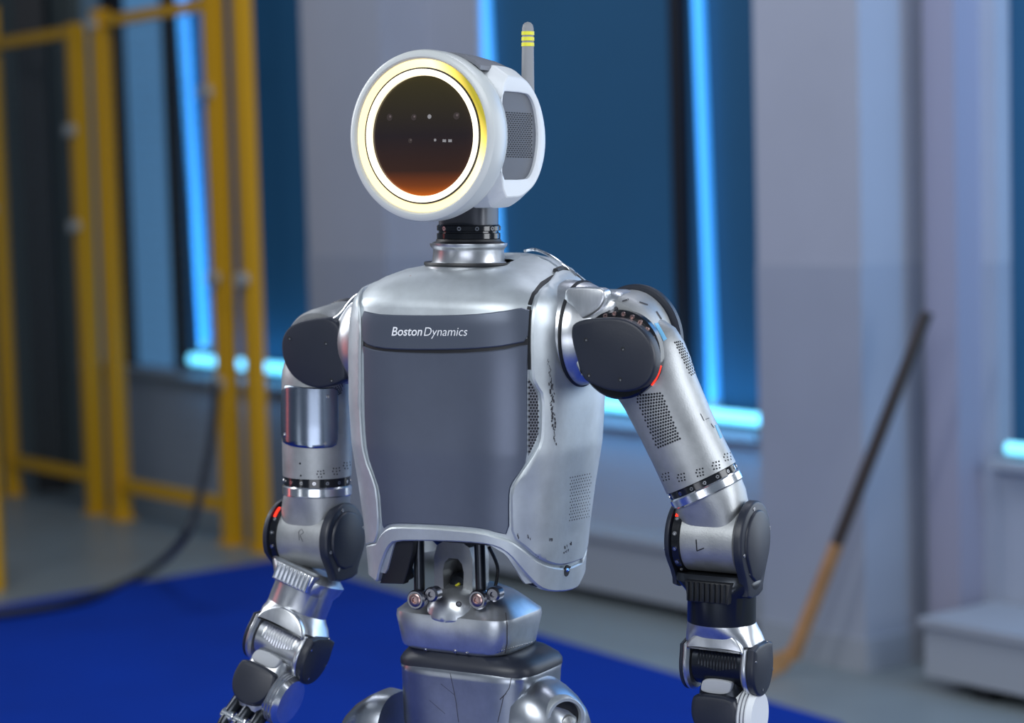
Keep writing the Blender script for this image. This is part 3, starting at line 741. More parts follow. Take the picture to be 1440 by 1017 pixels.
# ---- arm helpers
def tilt(L,F,Z,roll=0,pitch=0,yaw=0):
    M=Matrix.Rotation(math.radians(yaw),3,Z)@Matrix.Rotation(math.radians(pitch),3,L)@Matrix.Rotation(math.radians(roll),3,F)
    return M@L,M@F,M@Z
def facing(pts,P0,n): return [on_plane(x,y,P0,n) for x,y in pts]
def ccover(O,L,F,Z,r,drop,wlow,u0,u1,m,name,parent,sgn,bev=5,raised=True,label=None):
    """side cover of a hinge; circle r about O in the F/Z plane, tongue reaching down by drop"""
    pts=[]
    for k in range(25):
        q=math.radians(-25+230*k/24); pts.append((math.cos(q)*r,math.sin(q)*r))
    pts+=[(-wlow,-drop*.75),(-wlow*.9,-drop),(wlow*.9,-drop),(wlow,-drop*.75)]
    P=[O+(L*(sgn*u1)+F*a+Z*b)*K for a,b in dens(chaikin(pts,1),4)]
    g=G(); plate(g,P,L*sgn,abs(u1-u0),bev); o=g.make(name,m,parent,ang=30,label=label)
    if raised:
        pts2=[(a*.78,b*.78) for a,b in pts[:25]]+[(-wlow*.6,-drop*.7),(wlow*.6,-drop*.7)]
        P=[O+(L*(sgn*(u1+4))+F*a+Z*b)*K for a,b in dens(chaikin(pts2,1),4)]
        g=G(); plate(g,P,L*sgn,5,4); g.make('raised_pad',m,o,ang=30)
    for q in (75,-15,-60,165):
        c=O+(L*(sgn*(u1+.2))+F*math.cos(math.radians(q))*r*.86+Z*math.sin(math.radians(q))*r*.86)*K
        g=G(); lathe(g,c,L*sgn,[(-2,2.6),(.8,2.6),(.8,1.2),(-.5,1)],10); g.make('screw',M_bolt,o)
    return o
def drum(O,L,r,u0,u1,m,name,parent,bevel=2,F=None,label=None,ang=30):
    g=G(); lathe(g,O,L,[(u0,r-bevel),(u0+bevel,r),(u1-bevel,r),(u1,r-bevel)],64); o=g.make(name,m,parent,ang=ang,label=label); return o,g.bvh()
# ================= image-right arm
SR=R(893,490,-116)      # shoulder joint axis point
# flange on the torso
g=G(); fc=R(842,470,-92); lathe(g,fc,LL,[(-46,74),(-20,71),(-10,67),(4,58),(14,54),(30,50)],64); arm=g.make('shoulder_flange',M_brush,rob,ang=40)
g=G(); lathe(g,fc,LL,[(-26,73.5),(-23,73.5),(-21.5,72),(-26,72)],64); g.make('shoulder_seal',M_black,arm)
# chrome fork (front and rear arms)
def fork(pts,v,th,name,m,parent,bev=6):
    P0=SRc+(FF*v)*K; g=G(); plate(g,spl(facing(pts,P0,FF)),FF,th,bev,True); return g.make(name,m,parent,ang=35)
def spl(P): return dens3(chaikin(P,2))
def dens3(P): return P
SRc=SR
fork([(792,412),(800,404),(828,404),(852,406),(848,430),(830,444),(812,452),(806,470),(814,500),(822,534),(812,520),(800,488),(792,455)],56,22,'fork_arm',M_brush,arm,3)
g=G(); bo_=R(842,462,-95); rings=[]
for u_,rv,rz,zo in ((-10,50,56,0),(8,47,50,4),(22,44,40,14),(36,42,28,26),(44,40,20,31),(48,32,14,33)):
    rings.append([bo_+(LL*u_+FF*sup(rv,rz,2.8,2*math.pi*i/56)[0]+ZR*(sup(rv,rz,2.8,2*math.pi*i/56)[1]+zo))*K for i in range(56)])
loft(g,rings); g.make('fork_bridge',M_brush,arm,ang=60)
g=G()
for k in range(4):
    c=bo_+(LL*(18+k*9)+FF*(44-k)+ZR*(16+k*5))*K; lathe(g,c,FF,[(-2,2.2),(1,2.2),(1,1)],8)
g.make('bridge_bolt',M_scuff,arm)
# upper arm body : round hood about F axis and tapering tube
SH=R(878,483,-110)
ua=G(); lathe(ua,SH,FF,[(-34,64),(-30,70),(-24,72),(20,69),(34,66),(42,60)],96,.86,LL,ZR)
hood=ua.make('upper_arm_hood',M_arm,rob,ang=35,label='bead-blasted silver hood over the shoulder joint'); HB=ua.bvh()
tb=G(); ax0=R(904,500,-118); ax1=R(986,672,-138)
dd=(ax1-ax0).normalized(); A_=dd.cross(FF).normalized(); B_=A_.cross(dd)
if A_.dot(LL)<0: A_=-A_
rings=[]
for t,a,b in ((-.2,44,36),(-.08,58,44),(.04,60,50),(.16,58,53),(.3,54,52),(.55,51.5,51),(.8,51,51),(1.0,51.5,51.5)):
    c=ax0.lerp(ax1,t); rings.append([c+(A_*a*math.cos(2*math.pi*i/72)+B_*b*math.sin(2*math.pi*i/72))*K for i in range(72)])
loft(tb,rings); up=tb.make('upper_arm',M_arm,rob,ang=35,label='bead-blasted silver upper arm tube, on the right of the photo')
both=G(); both.add(ua.v,ua.f); both.add(tb.v,tb.f); UB=both.bvh()
def rings_at(c,d,items,parent):
    for nm,m,prof in items:
        g=G(); lathe(g,c,d,prof,64); o=g.make(nm,m,parent,ang=30)
        if nm=='wrist_ring_black' or nm=='black_ring':
            for k in range(16):
                q=2*math.pi*k/16; _,a,b=basis(d); n=a*math.cos(q)+b*math.sin(q)
                s=G(); lathe(s,c+d*(sum(p[0] for p in prof)/len(prof))*K+n*prof[1][1]*K,n,[(-1,2.6),(.9,2.6),(.9,1.2),(-.5,1)],8); s.make('screw',M_bolt,o)
rings_at(ax1,dd,[('black_ring',M_gloss,[(0,48),(1,49.5),(10,49.5),(11,48)]),('steel_ring',M_chrome,[(10,50),(12,52),(22,52),(24,50)])],up)
g=G(); EL=R(1008,757,-140)
ec=ax1+dd*22*K
rings=[]
for t,a,b in ((0,49,49),(.25,49,46),(.6,46,42),(1,42,40)):
    c=ec.lerp(EL+ZR*18*K,t); Lm=(A_*(1-t)+LL*t).normalized(); Fm=(B_*(1-t)+(FF if B_.dot(FF)>0 else -FF)*t).normalized()
    rings.append([c+(Lm*sup(a,b,2+2*t,2*math.pi*i/64)[0]+Fm*sup(a,b,2+2*t,2*math.pi*i/64)[1])*K for i in range(64)])
loft(g,rings); g.make('elbow_neck',M_arm,up,ang=40)
o,EB=drum(EL,LL,46,-43,43,M_arm,'elbow_drum',up,3,label='silver elbow drum with a handwritten letter')
g=G()
for P in ([(979,759),(980,775)],[(980,775),(990,771)]): stroke(g,EB,P,1.7,.3)
g.make('handwritten_mark',M_ink,o,ang=0,recalc=False)
# bearing ring + bolts + red light on the image-left side of the drum
def bearing(EL,L,F,Z,parent,r=46):
    g=G(); lathe(g,EL,L,[(-47,r+1.5),(-46,r+3),(-36,r+3),(-35,r+1)],64); b=g.make('bearing_ring',M_gloss,parent)
    for k in range(9):
        q=math.radians(-60+k*24); n=F*math.cos(q)+Z*math.sin(q)
        g=G(); lathe(g,EL-L*41*K+n*(r+3)*K,n,[(-2,2.8),(1.4,2.8),(1.4,1.3),(0,1)],10); g.make('screw',M_bolt,b)
    g=G(); pts=[EL+(-L*43+(F*math.cos(math.radians(q))+Z*math.sin(math.radians(q)))*(r+3.5))*K for q in range(40,62,4)]
    tube(g,pts,2.2*K,8); g.make('red_status_light',M_red,b)
bearing(EL,LL,FF,ZR,up)
fa=None
g=G(); FO=EL; rings=[]
for z,a,b,n in ((-46,54,34,4),(-56,55,42,3.5),(-66,50,46,2.6),(-74,46.5,46.5,2),(-112,46.5,46.5,2),(-116,45,45,2)):
    rings.append([FO+(LL*(sup(a,b,n,2*math.pi*i/64)[0]+ (8*(z+46)/-20 if z>-66 else 8))+FF*sup(a,b,n,2*math.pi*i/64)[1]+ZR*z)*K for i in range(64)])
loft(g,rings); fa=g.make('forearm',M_fore,rob,ang=35,label='black anodised forearm, on the right of the photo'); FB=g.bvh()
ccover(EL,LL,FF,ZR,55,76,30,46,58,M_dark,'elbow_cover',fa,1)
ccover(EL,LL,FF,ZR,54,68,26,48,56,M_dark,'elbow_cover',fa,-1)
def fins(parent,O,L,F,Z,n,u0,u1,z0,z1,v,m,th=2.4,depth=8,bend=0):
    for i in range(n):
        u=u0+(u1-u0)*i/(n-1); g=G()
        if bend:
            pts=[O+(L*(u+(k-3)*0)+ (F*math.cos(math.radians(q))+Z*math.sin(math.radians(q)))*bend)*K for k,q in enumerate(range(int(z0),int(z1),8))]
            tube(g,pts,th*.55*K,6)
        else:
            P=[(u-th/2,z0),(u+th/2,z0),(u+th/2,z1),(u-th/2,z1)]
            plate(g,[O+(L*a+F*v+Z*b)*K for a,b in P],F,depth,.6)
        g.make('fin',m,parent,ang=30)
g=G(); P=[loc(EL,LL,FF,ZR,a,49.5,b) for a,b in ((-26,-52),(40,-52),(36,-80),(-22,-80))]; plate(g,P,FF,14,2); g.make('fin_bed',M_black,fa)
fins(fa,EL,LL,FF,ZR,8,-20,33,-53,-78,53,M_fore,2.6,8)
# wrist
WO=R(1020,930,-140); wl,wf,wz_=tilt(LL,FF,ZR,0,0,0)
def wrist(WO,L,F,Z,topc,topr,topax,mdrum,mfork,parent,tag_,arch,fc=True):
    g=G(); rings=[]
    for t,a,b,n in ((0,topr,topr,2),(.25,topr+1,topr,2.2),(.6,56,48,3.2),(1,58,44,4)):
        c=topc.lerp(WO+Z*34*K,t); rings.append([c+(L*sup(a,b,n,2*math.pi*i/64)[0]+F*sup(a,b,n,2*math.pi*i/64)[1])*K for i in range(64)])
    loft(g,rings); wf_=g.make('wrist_fork',mfork,rob,ang=40,label=tag_); wb=g.bvh()
    # raised arch at the front
    g=G(); P=[loc(WO,L,F,Z,a,50,b) for a,b in ((-48,22),(-44,40),(-20,58),(4,62),(26,56),(44,40),(50,22),(40,27),(-38,27))]
    plate(g,chaikin(P,2),F,10,4); g.make('arch_plate',mfork,wf_,ang=35); AB=g.bvh()
    for s,w0 in ((-1,46),(1,42)):
        pts=[(math.cos(math.radians(q))*45,math.sin(math.radians(q))*48-2) for q in range(-200,21,10)]+[(40,36),(-40,36)]
        P=[loc(WO,L,F,Z,s*(w0+10),a,b) for a,b in dens(chaikin(pts,1),5)]
        g=G(); plate(g,P,L*s,11,4,True); g.make('fork_arm',mfork,wf_,ang=35)
        P=[loc(WO,L,F,Z,s*(w0+(24 if s>0 else 16)),a*.97,b*.99) for a,b in dens(chaikin(pts,1),5)]
        g=G(); plate(g,P,L*s,13 if s>0 else 6,6 if s>0 else 3,False); cv=g.make('wrist_cover',M_dark,wf_,ang=30)
        for q in (20,110,200,280):
            c=loc(WO,L,F,Z,s*(w0+(24 if s>0 else 16)),math.cos(math.radians(q))*38,math.sin(math.radians(q))*38)
            g=G(); lathe(g,c,L*s,[(-1,2.2),(.7,2.2),(.7,1)],10); g.make('screw',M_bolt,cv)
    g=G(); lathe(g,WO,L,[(-44,34),(-42,38),(40,38),(42,34)],64); dr=g.make('wrist_drum',mdrum,wf_,ang=30)
    for i in range(13):
        u=-30+i*5.2; g=G(); z1=70-(i%7)*2 if i<7 else 78
        pts=[WO+(L*u+(F*math.cos(math.radians(q))+Z*math.sin(math.radians(q)))*38)*K for q in range(-12+abs(i-6)*2,62,8)]
        tube(g,pts,2.0*K,6); g.make('fin',mdrum,dr,ang=40)
    g=G(); P=[loc(WO,L,F,Z,a,44,b) for a,b in ((-43,14),(-38,24),(40,24),(44,14),(40,10),(-38,10))]; 
    return wf_,AB,dr
tc0=EL+(LL*8-ZR*113)*K; K=K*.86
wf_,AB,dr=wrist(WO,LL,FF,ZR,tc0,54,ZR,M_fore,M_brush,rob,'brushed steel wrist fork, on the right of the photo',None)
g=G()
for P in ([(999,893),(1003,887),(1006,893),(1012,886)],[(1009,894),(1013,888),(1016,890)]): stroke(g,AB,P,1.6,.4)
g.make('handwritten_mark',M_ink,wf_,ang=0,recalc=False)
# hand of the right-image arm
M_pad=mat('pale_pad',(.42,.44,.47),.5)
def hand(WO,L,F,Z,dark,parent,light,knuckle_px=None):
    ho=WO
    g=G(); rings=[]
    for z,a,b in ((-28,34,30),(-48,38,34),(-80,38,34),(-110,34,28),(-122,28,22)):
        rings.append([loc(ho,L,F,Z,sup(a,b,3.2,2*math.pi*i/48)[0],sup(a,b,3.2,2*math.pi*i/48)[1],z) for i in range(48)])
    loft(g,rings); h=g.make('hand',dark,rob,ang=40,label=light)
    g=G(); P=[loc(ho,L,F,Z,a,36,b) for a,b in ((-22,-22),(24,-22),(26,-30),(20,-46),(-26,-46),(-28,-36))]; plate(g,chaikin(P,2),F,10,3); g.make('palm_pad',M_pad,h,ang=30)
    g=G(); P=[loc(ho,L,F,Z,a,48,b) for a,b in ((-34,-46),(30,-46),(38,-60),(40,-84),(28,-108),(0,-118),(-26,-110),(-40,-86),(-40,-60))]; plate(g,chaikin(P,2),F,20,8); hc=g.make('hand_cover',M_dark,h,ang=30)
    g=G(); lathe(g,loc(ho,L,F,Z,30,2,-82),L,[(0,42),(8,44),(22,44),(30,38)],56); kn=g.make('knuckle_drum',M_white if dark is M_fore else M_chrome,h,ang=30)
    for k in range(3):
        g=G(); lathe(g,loc(ho,L,F,Z,36+k*6,2,-82),L,[(0,44.5),(1,45.5),(2,44.5)],56); g.make('drum_groove',M_grey,kn)
    for k,u in enumerate((-26,0,26)):
        g=G(); base=loc(ho,L,F,Z,u,8,-112); pts=[base,base+(F*14-Z*34)*K,base+(F*18-Z*66)*K,base+(F*6-Z*92)*K]
        tube(g,spline(pts,5),[ (13-5*i/15)*K for i in range(16)],14); fg=g.make('finger',M_fore,h,ang=40)
        for j in (1,2):
            g=G(); lathe(g,pts[j]-L*12*K,L,[(0,9),(2,11.5),(22,11.5),(24,9)],20); g.make('finger_joint',M_chrome,fg)
        g=G(); lathe(g,pts[3],-Z,[(-4,6),(4,7.5),(10,6),(13,2)],14); g.make('fingertip_pad',M_dark,fg)
    return h
hand(WO,LL,FF,ZR,M_fore,rob,'dark robot hand, on the right of the photo')
K=K_BODY
# front cover of the shoulder joint, black rings
def shoulder_cover(pts,P0,th,parent,scr,name='shoulder_cover'):
    g=G(); P=chaikin(facing(pts,P0,FF),2); plate(g,P,FF,th,5); o=g.make(name,M_dark,parent,ang=30); b=g.bvh()
    gg=G()
    for x,y in scr: disc_on(gg,b,x,y,2.9,.3,12)
    gg.make('screw_recess',M_black,o,ang=0)
    for x,y in scr:
        s=G(); disc_on(s,b,x+.6,y+.6,1.4,.6,8); s.make('screw',M_bolt,o)
    return o
g=G(); lathe(g,R(894,495,-116),FF,[(36,56),(40,60),(52,60),(56,57)],72); br=g.make('shoulder_bearing',M_gloss,hood)
cc=R(894,495,-116)
for k in range(12):
    q=math.radians(-30+k*14); n=LL*math.cos(q)+ZR*math.sin(q)
    g=G(); lathe(g,cc+(n*55)*K+FF*56*K,FF,[(-2,3.2),(1.6,3.2),(1.6,1.4),(0,1.2)],10); g.make('screw',M_copper,br)
g=G(); pts=[cc+((LL*math.cos(math.radians(q))+ZR*math.sin(math.radians(q)))*60.5+FF*50)*K for q in range(-40,-8,4)]; tube(g,pts,1.6*K,8); g.make('red_status_light',M_red,br)
shoulder_cover([(802,466),(804,455),(822,449),(845,447),(868,447),(886,452),(902,463),(915,480),(921,500),(920,520),(913,536),(900,547),(880,552),(855,550),(832,541),(819,534),(812,512),(803,480)],SR+FF*76*K,20,hood,[(824,478),(876,491),(828,528),(872,534)])
g=G(); lathe(g,SH,FF,[(-48,70),(-44,79),(-35,79),(-33,76)],80,.87,LL,ZR); g.make('rear_cover',M_dark,hood,ang=30)
# vents, slots, sticker on upper arm
g=G(); holes(g,UB,[(893,557),(930,553),(956,617),(924,630)],10,18,1.65); holes(g,UB,[(949,482),(958,480),(979,523),(971,528)],4,14,1.5)
for cx,cy in ((958,672),(984,665),(1007,655),(936,671),(1023,643)):
    for dx,dy in ((-4,-4),(0,-5),(4,-6),(-5,0),(0,0),(4.5,-1),(-3,5),(1,4),(5,3)): disc_on(g,UB,cx+dx,cy+dy,1.3,.3,6)
g.make('vent_hole',M_hole,up,ang=0,kind='stuff')
g=G()
for a,b in (((875,424),(884,421)),((899,425),(911,429)),((923,438),(930,449))): stroke(g,UB,[a,b],2.0,.4)
for a,b in (((985,582),(990,592)),((992,590),(997,588)),((1000,596),(1004,602))): stroke(g,UB,[a,b],.9,.4)
g.make('slot',M_scuff,hood,ang=0,recalc=False,kind='stuff')
g=G(); patch(g,[(920,455),(925,454),(938,477),(933,480)],UB,.8,1.5,4,0,.3); g.make('light_blue_sticker',M_lblue,hood)
g=G(); patch(g,[(1005,598),(1008,597),(1016,615),(1013,617)],UB,.8,1.5,4,0,.3); g.make('light_blue_sticker',M_lblue,up)
# ================= image-left arm
SL=R(464,490,116); SRc=SL
g=G(); fc=R(512,478,90); lathe(g,fc,-LL,[(-30,82),(-12,78),(0,70),(14,58),(30,50)],64); arm2=g.make('shoulder_flange',M_brush,rob,ang=40)
fork([(520,404),(500,411),(488,422),(476,440),(462,448),(478,458),(484,500),(487,534),(500,530),(512,500),(520,450)],52,26,'fork_arm',M_chrome,arm2,5)
ua2=G(); lathe(ua2,SL,FF,[(-58,60),(-52,66),(-44,67),(20,60),(30,58),(38,54)],96); hood2=ua2.make('upper_arm_hood',M_arm,rob,ang=35,label='silver hood over the shoulder joint on the left of the photo')
g=G(); lathe(g,SL,FF,[(-72,64),(-68,71),(-58,71),(-56,68)],80); g.make('rear_cover',M_dark,hood2,ang=30)
tb2=G(); b0=R(446,520,116); b1=R(446,668,112)
d2=(b1-b0).normalized(); rings=[]
for t,r in ((-.15,44),(0,51),(.1,52),(.5,52),(1,50.5)):
    c=b0.lerp(b1,t); rings.append([c+(LL*math.cos(2*math.pi*i/72)+FF*math.sin(2*math.pi*i/72))*r*K for i in range(72)])
loft(tb2,rings); up2=tb2.make('upper_arm',M_arm,rob,ang=35,label='silver upper arm tube, on the left of the photo'); UB2=tb2.bvh()
# polished sleeve plate around the front
g=G(); patch(g,[(397,540),(420,544),(450,546),(474,544),(475,560),(475,615),(472,628),(450,631),(425,630),(405,626),(397,620),(396,580)],UB2,3,5,6,1,1.5); sl=g.make('sleeve_plate',M_sleeve,up2,ang=40,label='polished sleeve plate'); SLB=g.bvh()
screws(sl,SLB,[(461,558),(457,624),(400,612)],2.8)
rings_at(b1,d2,[('black_ring',M_gloss,[(0,48),(1,49),(14,49),(15,48)]),('steel_ring',M_chrome,[(14,49),(16,51),(27,51),(29,49)])],up2)
g=G()
for cx,cy in ((451,667),(473,663),(488,655)):
    for dx,dy in ((-4,-4),(0,-4),(4,-5),(-5,0),(0,0),(4.5,-1),(-3,4),(1,4)): disc_on(g,UB2,cx+dx,cy+dy,1.2,.3,6)
holes(g,UB2,[(472,545),(482,540),(480,552),(474,556)],4,5,1.2)
for x,y in ((422,652),(423,669)): disc_on(g,UB2,x,y,1.5,.3,8)
g.make('vent_hole',M_hole,up2,ang=0,kind='stuff')
shoulder_cover([(476,456),(480,480),(487,532),(478,538),(462,544),(445,547),(425,541),(406,526),(396,504),(394,480),(402,462),(418,452),(445,447),(462,447)],SL+FF*66*K,22,hood2,[(407,476),(458,483),(466,535)])
EL2=R(441,755,112)
g=G(); ec=b1+d2*28*K; rings=[]
for t,a,b in ((0,49,49),(.3,47,45),(.7,44,41),(1,42,40)):
    c=ec.lerp(EL2+ZR*18*K,t); rings.append([c+(LL*sup(a,b,2+2*t,2*math.pi*i/64)[0]+FF*sup(a,b,2+2*t,2*math.pi*i/64)[1])*K for i in range(64)])
loft(g,rings); g.make('elbow_neck',M_arm,up2,ang=40)
o,EB2=drum(EL2,LL,46,-42,42,M_arm,'elbow_drum',up2,3,label='silver elbow drum with a faint handwritten mark')
g=G(); stroke(g,EB2,[(421,760),(420,748),(424,744),(427,749),(422,753),(426,762)],.8,.3); g.make('handwritten_mark',M_scuff,o,ang=0,recalc=False)
bearing(EL2,LL,FF,ZR,up2)
l2,f2,z2=tilt(LL,FF,ZR,17,0,0)
if (z2-ZR).dot(XR)<0: l2,f2,z2=tilt(LL,FF,ZR,-17,0,0)
l2,f2,z2=tilt(l2,f2,z2,0,-14,0)
g=G(); rings=[]
for z,a,b,n in ((-44,50,34,4),(-56,52,42,3.5),(-68,48,46,2.6),(-76,45,45,2),(-104,45,45,2),(-108,44,44,2)):
    rings.append([EL2+(l2*(sup(a,b,n,2*math.pi*i/64)[0]+(4-z-44 if z>-60 else 18))+f2*sup(a,b,n,2*math.pi*i/64)[1]+z2*z)*K for i in range(64)])
loft(g,rings); fa2=g.make('forearm',M_brush,rob,ang=35,label='polished steel forearm, on the left of the photo')
ccover(EL2,LL,FF,ZR,54,60,34,45,58,M_dark,'elbow_cover',fa2,1)
ccover(EL2,LL,FF,ZR,54,56,28,47,56,M_dark,'elbow_cover',fa2,-1)
g=G(); P=[loc(EL2,l2,f2,z2,a,50,b) for a,b in ((-14,-47),(52,-47),(48,-74),(-10,-74))]; plate(g,P,f2,16,3); g.make('fin_bed',M_brush,fa2)
fins(fa2,EL2,l2,f2,z2,9,-9,47,-48,-72,54,M_chrome,3,8)
WO2=R(404,905,78)
tc0=EL2+(l2*18-z2*106)*K; HO2=R(399,906,72); K=K*.86
wf2,AB2,dr2=wrist(WO2,l2,f2,z2,tc0,52,z2,M_brush,M_brush,rob,'polished steel wrist fork, on the left of the photo',None)
l3,f3,z3=tilt(l2,f2,z2,0,-8,0)
hand(HO2,l3,f3,z3,M_brush,rob,'steel robot hand with black cover, on the left of the photo')
K=K_BODY
# ---- waist
OW=R(660,861,0); K=K*.95
g=G(); suploft(g,OW,LL,FF,ZR,[(-52,60,50,4,0,0),(-50,84,62,4.5,0,0),(-46,89,67,5,0,0),(-42,91,69,5,0,0),(-2,98,74,5.5,0,0),(6,97,73,5.5,0,0),(10,93,69,5,0,0),(22,80,56,4.5,0,-2),(34,62,44,4,0,-4),(42,40,34,3,0,-6),(46,20,20,2.5,0,-6)],96); waist=g.make('waist_block',M_waist,rob,ang=28,label='polished faceted steel waist block'); WB=g.bvh()
g=G(); rings=[]
for v_,r in ((30,46),(50,44),(62,38),(70,30),(74,20),(76,6)):
    rings.append([OW+(LL*(-2+r*math.cos(q))+FF*v_+ZR*(2+max(0,math.sin(q))*r*.92+min(0,math.sin(q))*4))*K for q in [2*math.pi*i/48 for i in range(48)]])
loft(g,rings); db=g.make('front_dome',M_waist,waist,ang=40); DB=g.bvh()
allw=G(); allw.add(*(lambda a:(a.v,a.f))(g)); 
for x,y in ((599,851),(645,850)):
    s=G(); disc_on(s,DB,x,y,4.6,.5,14); s.make('screw_recess',M_scuff,waist); s=G(); disc_on(s,DB,x,y,2.6,.9,10); s.make('screw',M_bolt,waist)
screws(waist,WB,[(599,914),(640,916),(657,919),(588,915)],3)
g=G()
for i in range(18): disc_on(g,WB,700+i*3.2,917-i*.9,1.3,.4,6)
g.make('edge_bolt',M_bolt,waist,kind='stuff')
K=K_BODY
# U bracket
bo=R(650,800,0)
g=G(); out=[(-31,-42),(-31,20),(-26,36),(-16,42),(16,42),(26,36),(31,20),(31,-42)]; inn=[(-15,-42),(-17,0),(-14,12),(-7,19),(7,19),(14,12),(17,0),(15,-42)]
def dn(P,n=8):
    L=[V((*a,0)) for a in P]; r=[]
    for i in range(len(L)-1):
        for k in range(n): r.append(L[i].lerp(L[i+1],k/n))
    r.append(L[-1]); return r
po=dn(out); pi_=dn(inn); v=[]
for vv in (26,-22):
    for P in (po,pi_):
        v+=[loc(bo,LL,FF,ZR,p.x,vv,p.y) for p in P]
n=len(po); f=[]
for i in range(n-1):
    f+=[(i,i+1,n+i+1,n+i),(2*n+i,3*n+i,3*n+i+1,2*n+i+1),(i,2*n+i,2*n+i+1,i+1),(n+i,n+i+1,3*n+i+1,3*n+i)]
f+=[(0,n,3*n,2*n),(n-1,3*n-1,4*n-1,2*n-1)]
g.add(v,f); br=g.make('spine_bracket',M_arm,rob,ang=40,label='silver arch bracket under the chest')
g=G(); lathe(g,loc(bo,LL,FF,ZR,0,0,-20),FF,[(-20,14),(8,16),(14,12),(16,4)],28); g.make('bracket_core',M_fore,br)
g=G(); p=loc(bo,LL,FF,ZR,2,17,-20); tube(g,[p-(LL*3+ZR*2)*K,p+(LL*3+ZR*2)*K],1.8*K,8); g.make('yellow_mark',M_yel,br)
g=G(); suploft(g,R(650,755,40),LL,FF,ZR,[(-90,22,20,3,0,0),(-20,26,24,3,0,0),(20,60,60,3,0,0)],32); g.make('spine_core',M_black,br)
# actuator rods
for x0,y0,x1,y1,lab in ((583,756,586,846,''),(668,756,673,846,'')):
    a=R(x0+6,y0,-62); b=R(x1+4,y1,-66); g=G(); tube(g,[a,b],7.6*K,24); r_=g.make('actuator_rod',M_fore,rob)
    g=G(); lathe(g,b+ZR*6*K,ZR,[(-10,9),(-4,11),(6,10),(10,7)],24); g.make('rod_end',M_chrome,r_)
    c=R(x1-2,y1-2,-80)
    g=G(); lathe(g,c-FF*14*K,FF,[(0,13),(12,14),(15,12),(15,9.5),(12,9)],32); g.make('pivot_ring',M_dsteel,r_)
    g=G(); lathe(g,c,FF,[(-4,9),(1.5,9),(2.5,7.5),(2.5,4),(0,3.4)],24); g.make('pivot_bolt',M_copper,r_,label='copper toned pivot bolt')
    c2=c+(LL*20-FF*12+ZR*8)*K
    g=G(); lathe(g,c2,FF,[(-12,10),(2,10.5),(5,8),(5,4),(2,3)],24); g.make('pivot_ring',M_dsteel,r_)
g=G(); P=[R(x,y,d) for x,y,d in ((688,770,-40),(700,800,-20),(694,836,-30))]; tube(g,spline(P,6),2.5*K,8); g.make('harness_cable',M_black,rob)
g=G(); P=[R(x,y,d) for x,y,d in ((572,764,0),(566,790,10),(578,810,20))]; tube(g,spline(P,6),9*K,10); g.make('harness_cable',M_black,rob)
# ---- pelvis
OP=R(677,929,0)
g=G(); suploft(g,OP,LL,FF,ZR,[(-2,108,76,4.5,0,0),(5,108,76,4.5,0,0),(12,104,72,4.5,0,0),(22,92,64,4,-4,0),(24,80,56,4,-6,0)],80); gk=g.make('pelvis_gasket',M_dark,rob,ang=35)
g=G(); suploft(g,OP,LL,FF,ZR,[(-190,84,60,4,0,0),(-150,96,68,4,0,0),(-80,103,74,4.5,0,0),(-12,105,77,4.5,0,0),(-5,106,78,4.5,0,0),(0,104,76,4.5,0,0)],96); pel=g.make('pelvis',M_pelvis,rob,ang=35); PB=g.bvh()
g=G(); stroke(g,WB,[(711,862),(713,880),(713,905),(710,919)],1.1,.4); g.make('seam',M_scuff,waist,ang=0,recalc=False)
g=G(); stroke(g,PB,[(633,947),(637,965),(641,985),(645,1016)],.8,.3); stroke(g,PB,[(720,950),(716,968),(708,980),(706,990),(700,1016)],1.2,.3)
stroke(g,PB,[(620,962),(640,978)],.5,.3); stroke(g,PB,[(604,985),(626,1004)],.5,.3); stroke(g,PB,[(712,975),(703,984)],1.6,.3)
g.make('scratch',M_scuff,pel,ang=0,recalc=False,kind='stuff')
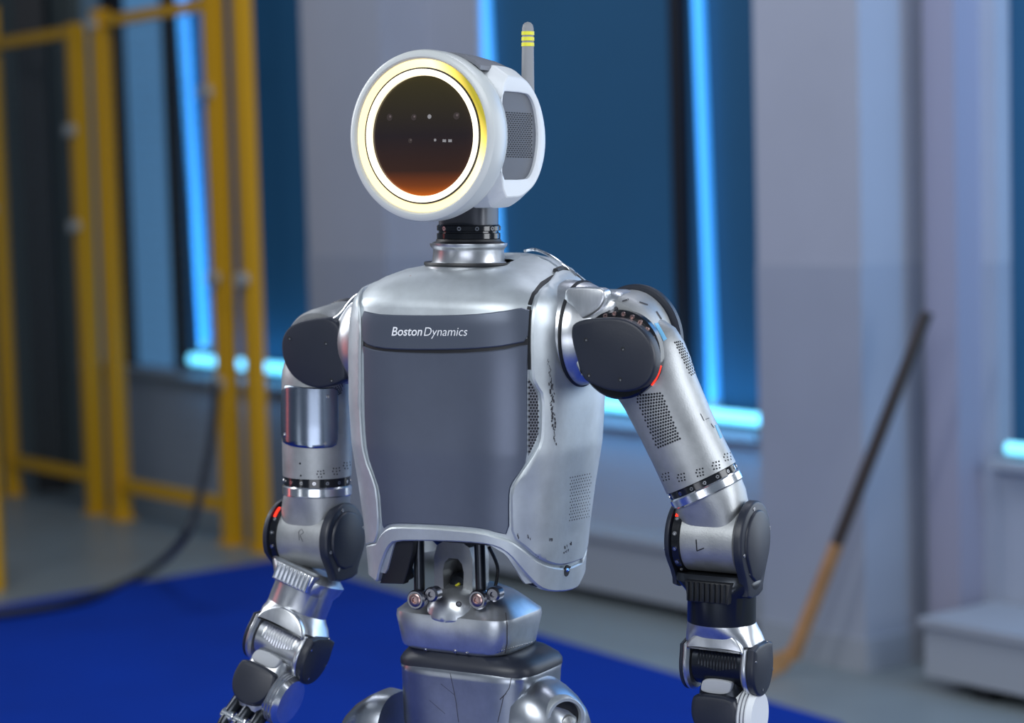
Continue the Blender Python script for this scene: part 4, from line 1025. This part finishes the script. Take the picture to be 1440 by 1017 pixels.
# hips and legs
def hip(px,d,sgn):
    c=R(px,1030 if sgn>0 else 1044,d)
    g=G(); rings=[]
    for t,rv,rz,zo in ((-20,62,78,0),(4,66,80,0),(20,64,76,-4),(38,58,68,-8),(52,50,58,-12),(60,40,48,-14)):
        rings.append([c+(LL*(sgn*t)+FF*(10+sup(rv,rz,2.6,2*math.pi*i/64)[0])+ZR*(sup(rv,rz,2.6,2*math.pi*i/64)[1]+zo))*K for i in range(64)])
    loft(g,rings); h=g.make('hip_housing',M_pelvis,rob,ang=45)
    # recessed port on the front-outer face
    if sgn<0: return legs(c,h)
    pc=c+(LL*(sgn*46)+FF*34+ZR*36)*K; ax=(FF*.66+LL*sgn*.75).normalized()
    g=G(); annulus(g,pc,ax,[(-8,29),(7,29),(10,27),(10,23),(-6,21)],48); g.make('port_rim',M_cast,h,ang=45)
    g=G(); lathe(g,pc,ax,[(-9,20),(2,22)],32); g.make('port_recess',M_black,h)
    g=G(); lathe(g,pc+(LL*4-ZR*8)*K,ax,[(2,12),(12,11),(16,7),(22,5)],24); g.make('port_fitting',M_arm,h)
    legs(c,h)
def legs(c,h):
    # thigh, knee, shin, foot (below the frame)
    kz=430; hc=c-ZR*40*K; kc=c-ZR*kz*K+FF*26*K; ac=V((c.x,c.y,0))+FF*4*K+V((0,0,80*K))
    g=G(); rings=[]
    for t,a,b in ((0,60,62),(.12,66,68),(.5,60,64),(.85,46,50),(1,40,44)):
        q0=hc.lerp(kc,t); rings.append([q0+(LL*sup(a,b,2.6,2*math.pi*i/48)[0]+FF*sup(a,b,2.6,2*math.pi*i/48)[1])*K for i in range(48)])
    loft(g,rings); th=g.make('thigh',M_cast,rob,ang=40)
    g=G(); lathe(g,kc,LL,[(-50,40),(-44,46),(44,46),(50,40)],48); g.make('knee_drum',M_dark,rob,ang=30)
    g=G(); rings=[]
    for t,a,b in ((.04,38,42),(.3,42,46),(.7,32,34),(1,26,28)):
        q0=kc.lerp(ac,t); rings.append([q0+(LL*sup(a,b,2.4,2*math.pi*i/48)[0]+FF*sup(a,b,2.4,2*math.pi*i/48)[1])*K for i in range(48)])
    loft(g,rings); g.make('shin',M_arm,rob,ang=40)
    fz=V((c.x,c.y,0)); g=G(); P=[fz+(LL*a+FF*b)*K+V((0,0,.052)) for a,b in ((-48,-90),(48,-90),(54,60),(46,130),(20,160),(-20,160),(-46,130),(-54,60))]
    plate(g,chaikin(P,2),V((0,0,1)),.050/K*.76+8,12); ft=g.make('foot',M_dark,rob,ang=35)
    g=G(); P=[fz+(LL*a*1.02+FF*b*1.02)*K+V((0,0,.026)) for a,b in ((-48,-90),(48,-90),(54,60),(46,130),(20,160),(-20,160),(-46,130),(-54,60))]
    plate(g,chaikin(P,2),V((0,0,1)),.013/K,3); g.make('sole',M_black,ft)
hip(766,-52,1); hip(548,52,-1)
# flared cover where the image-left leg meets the pelvis
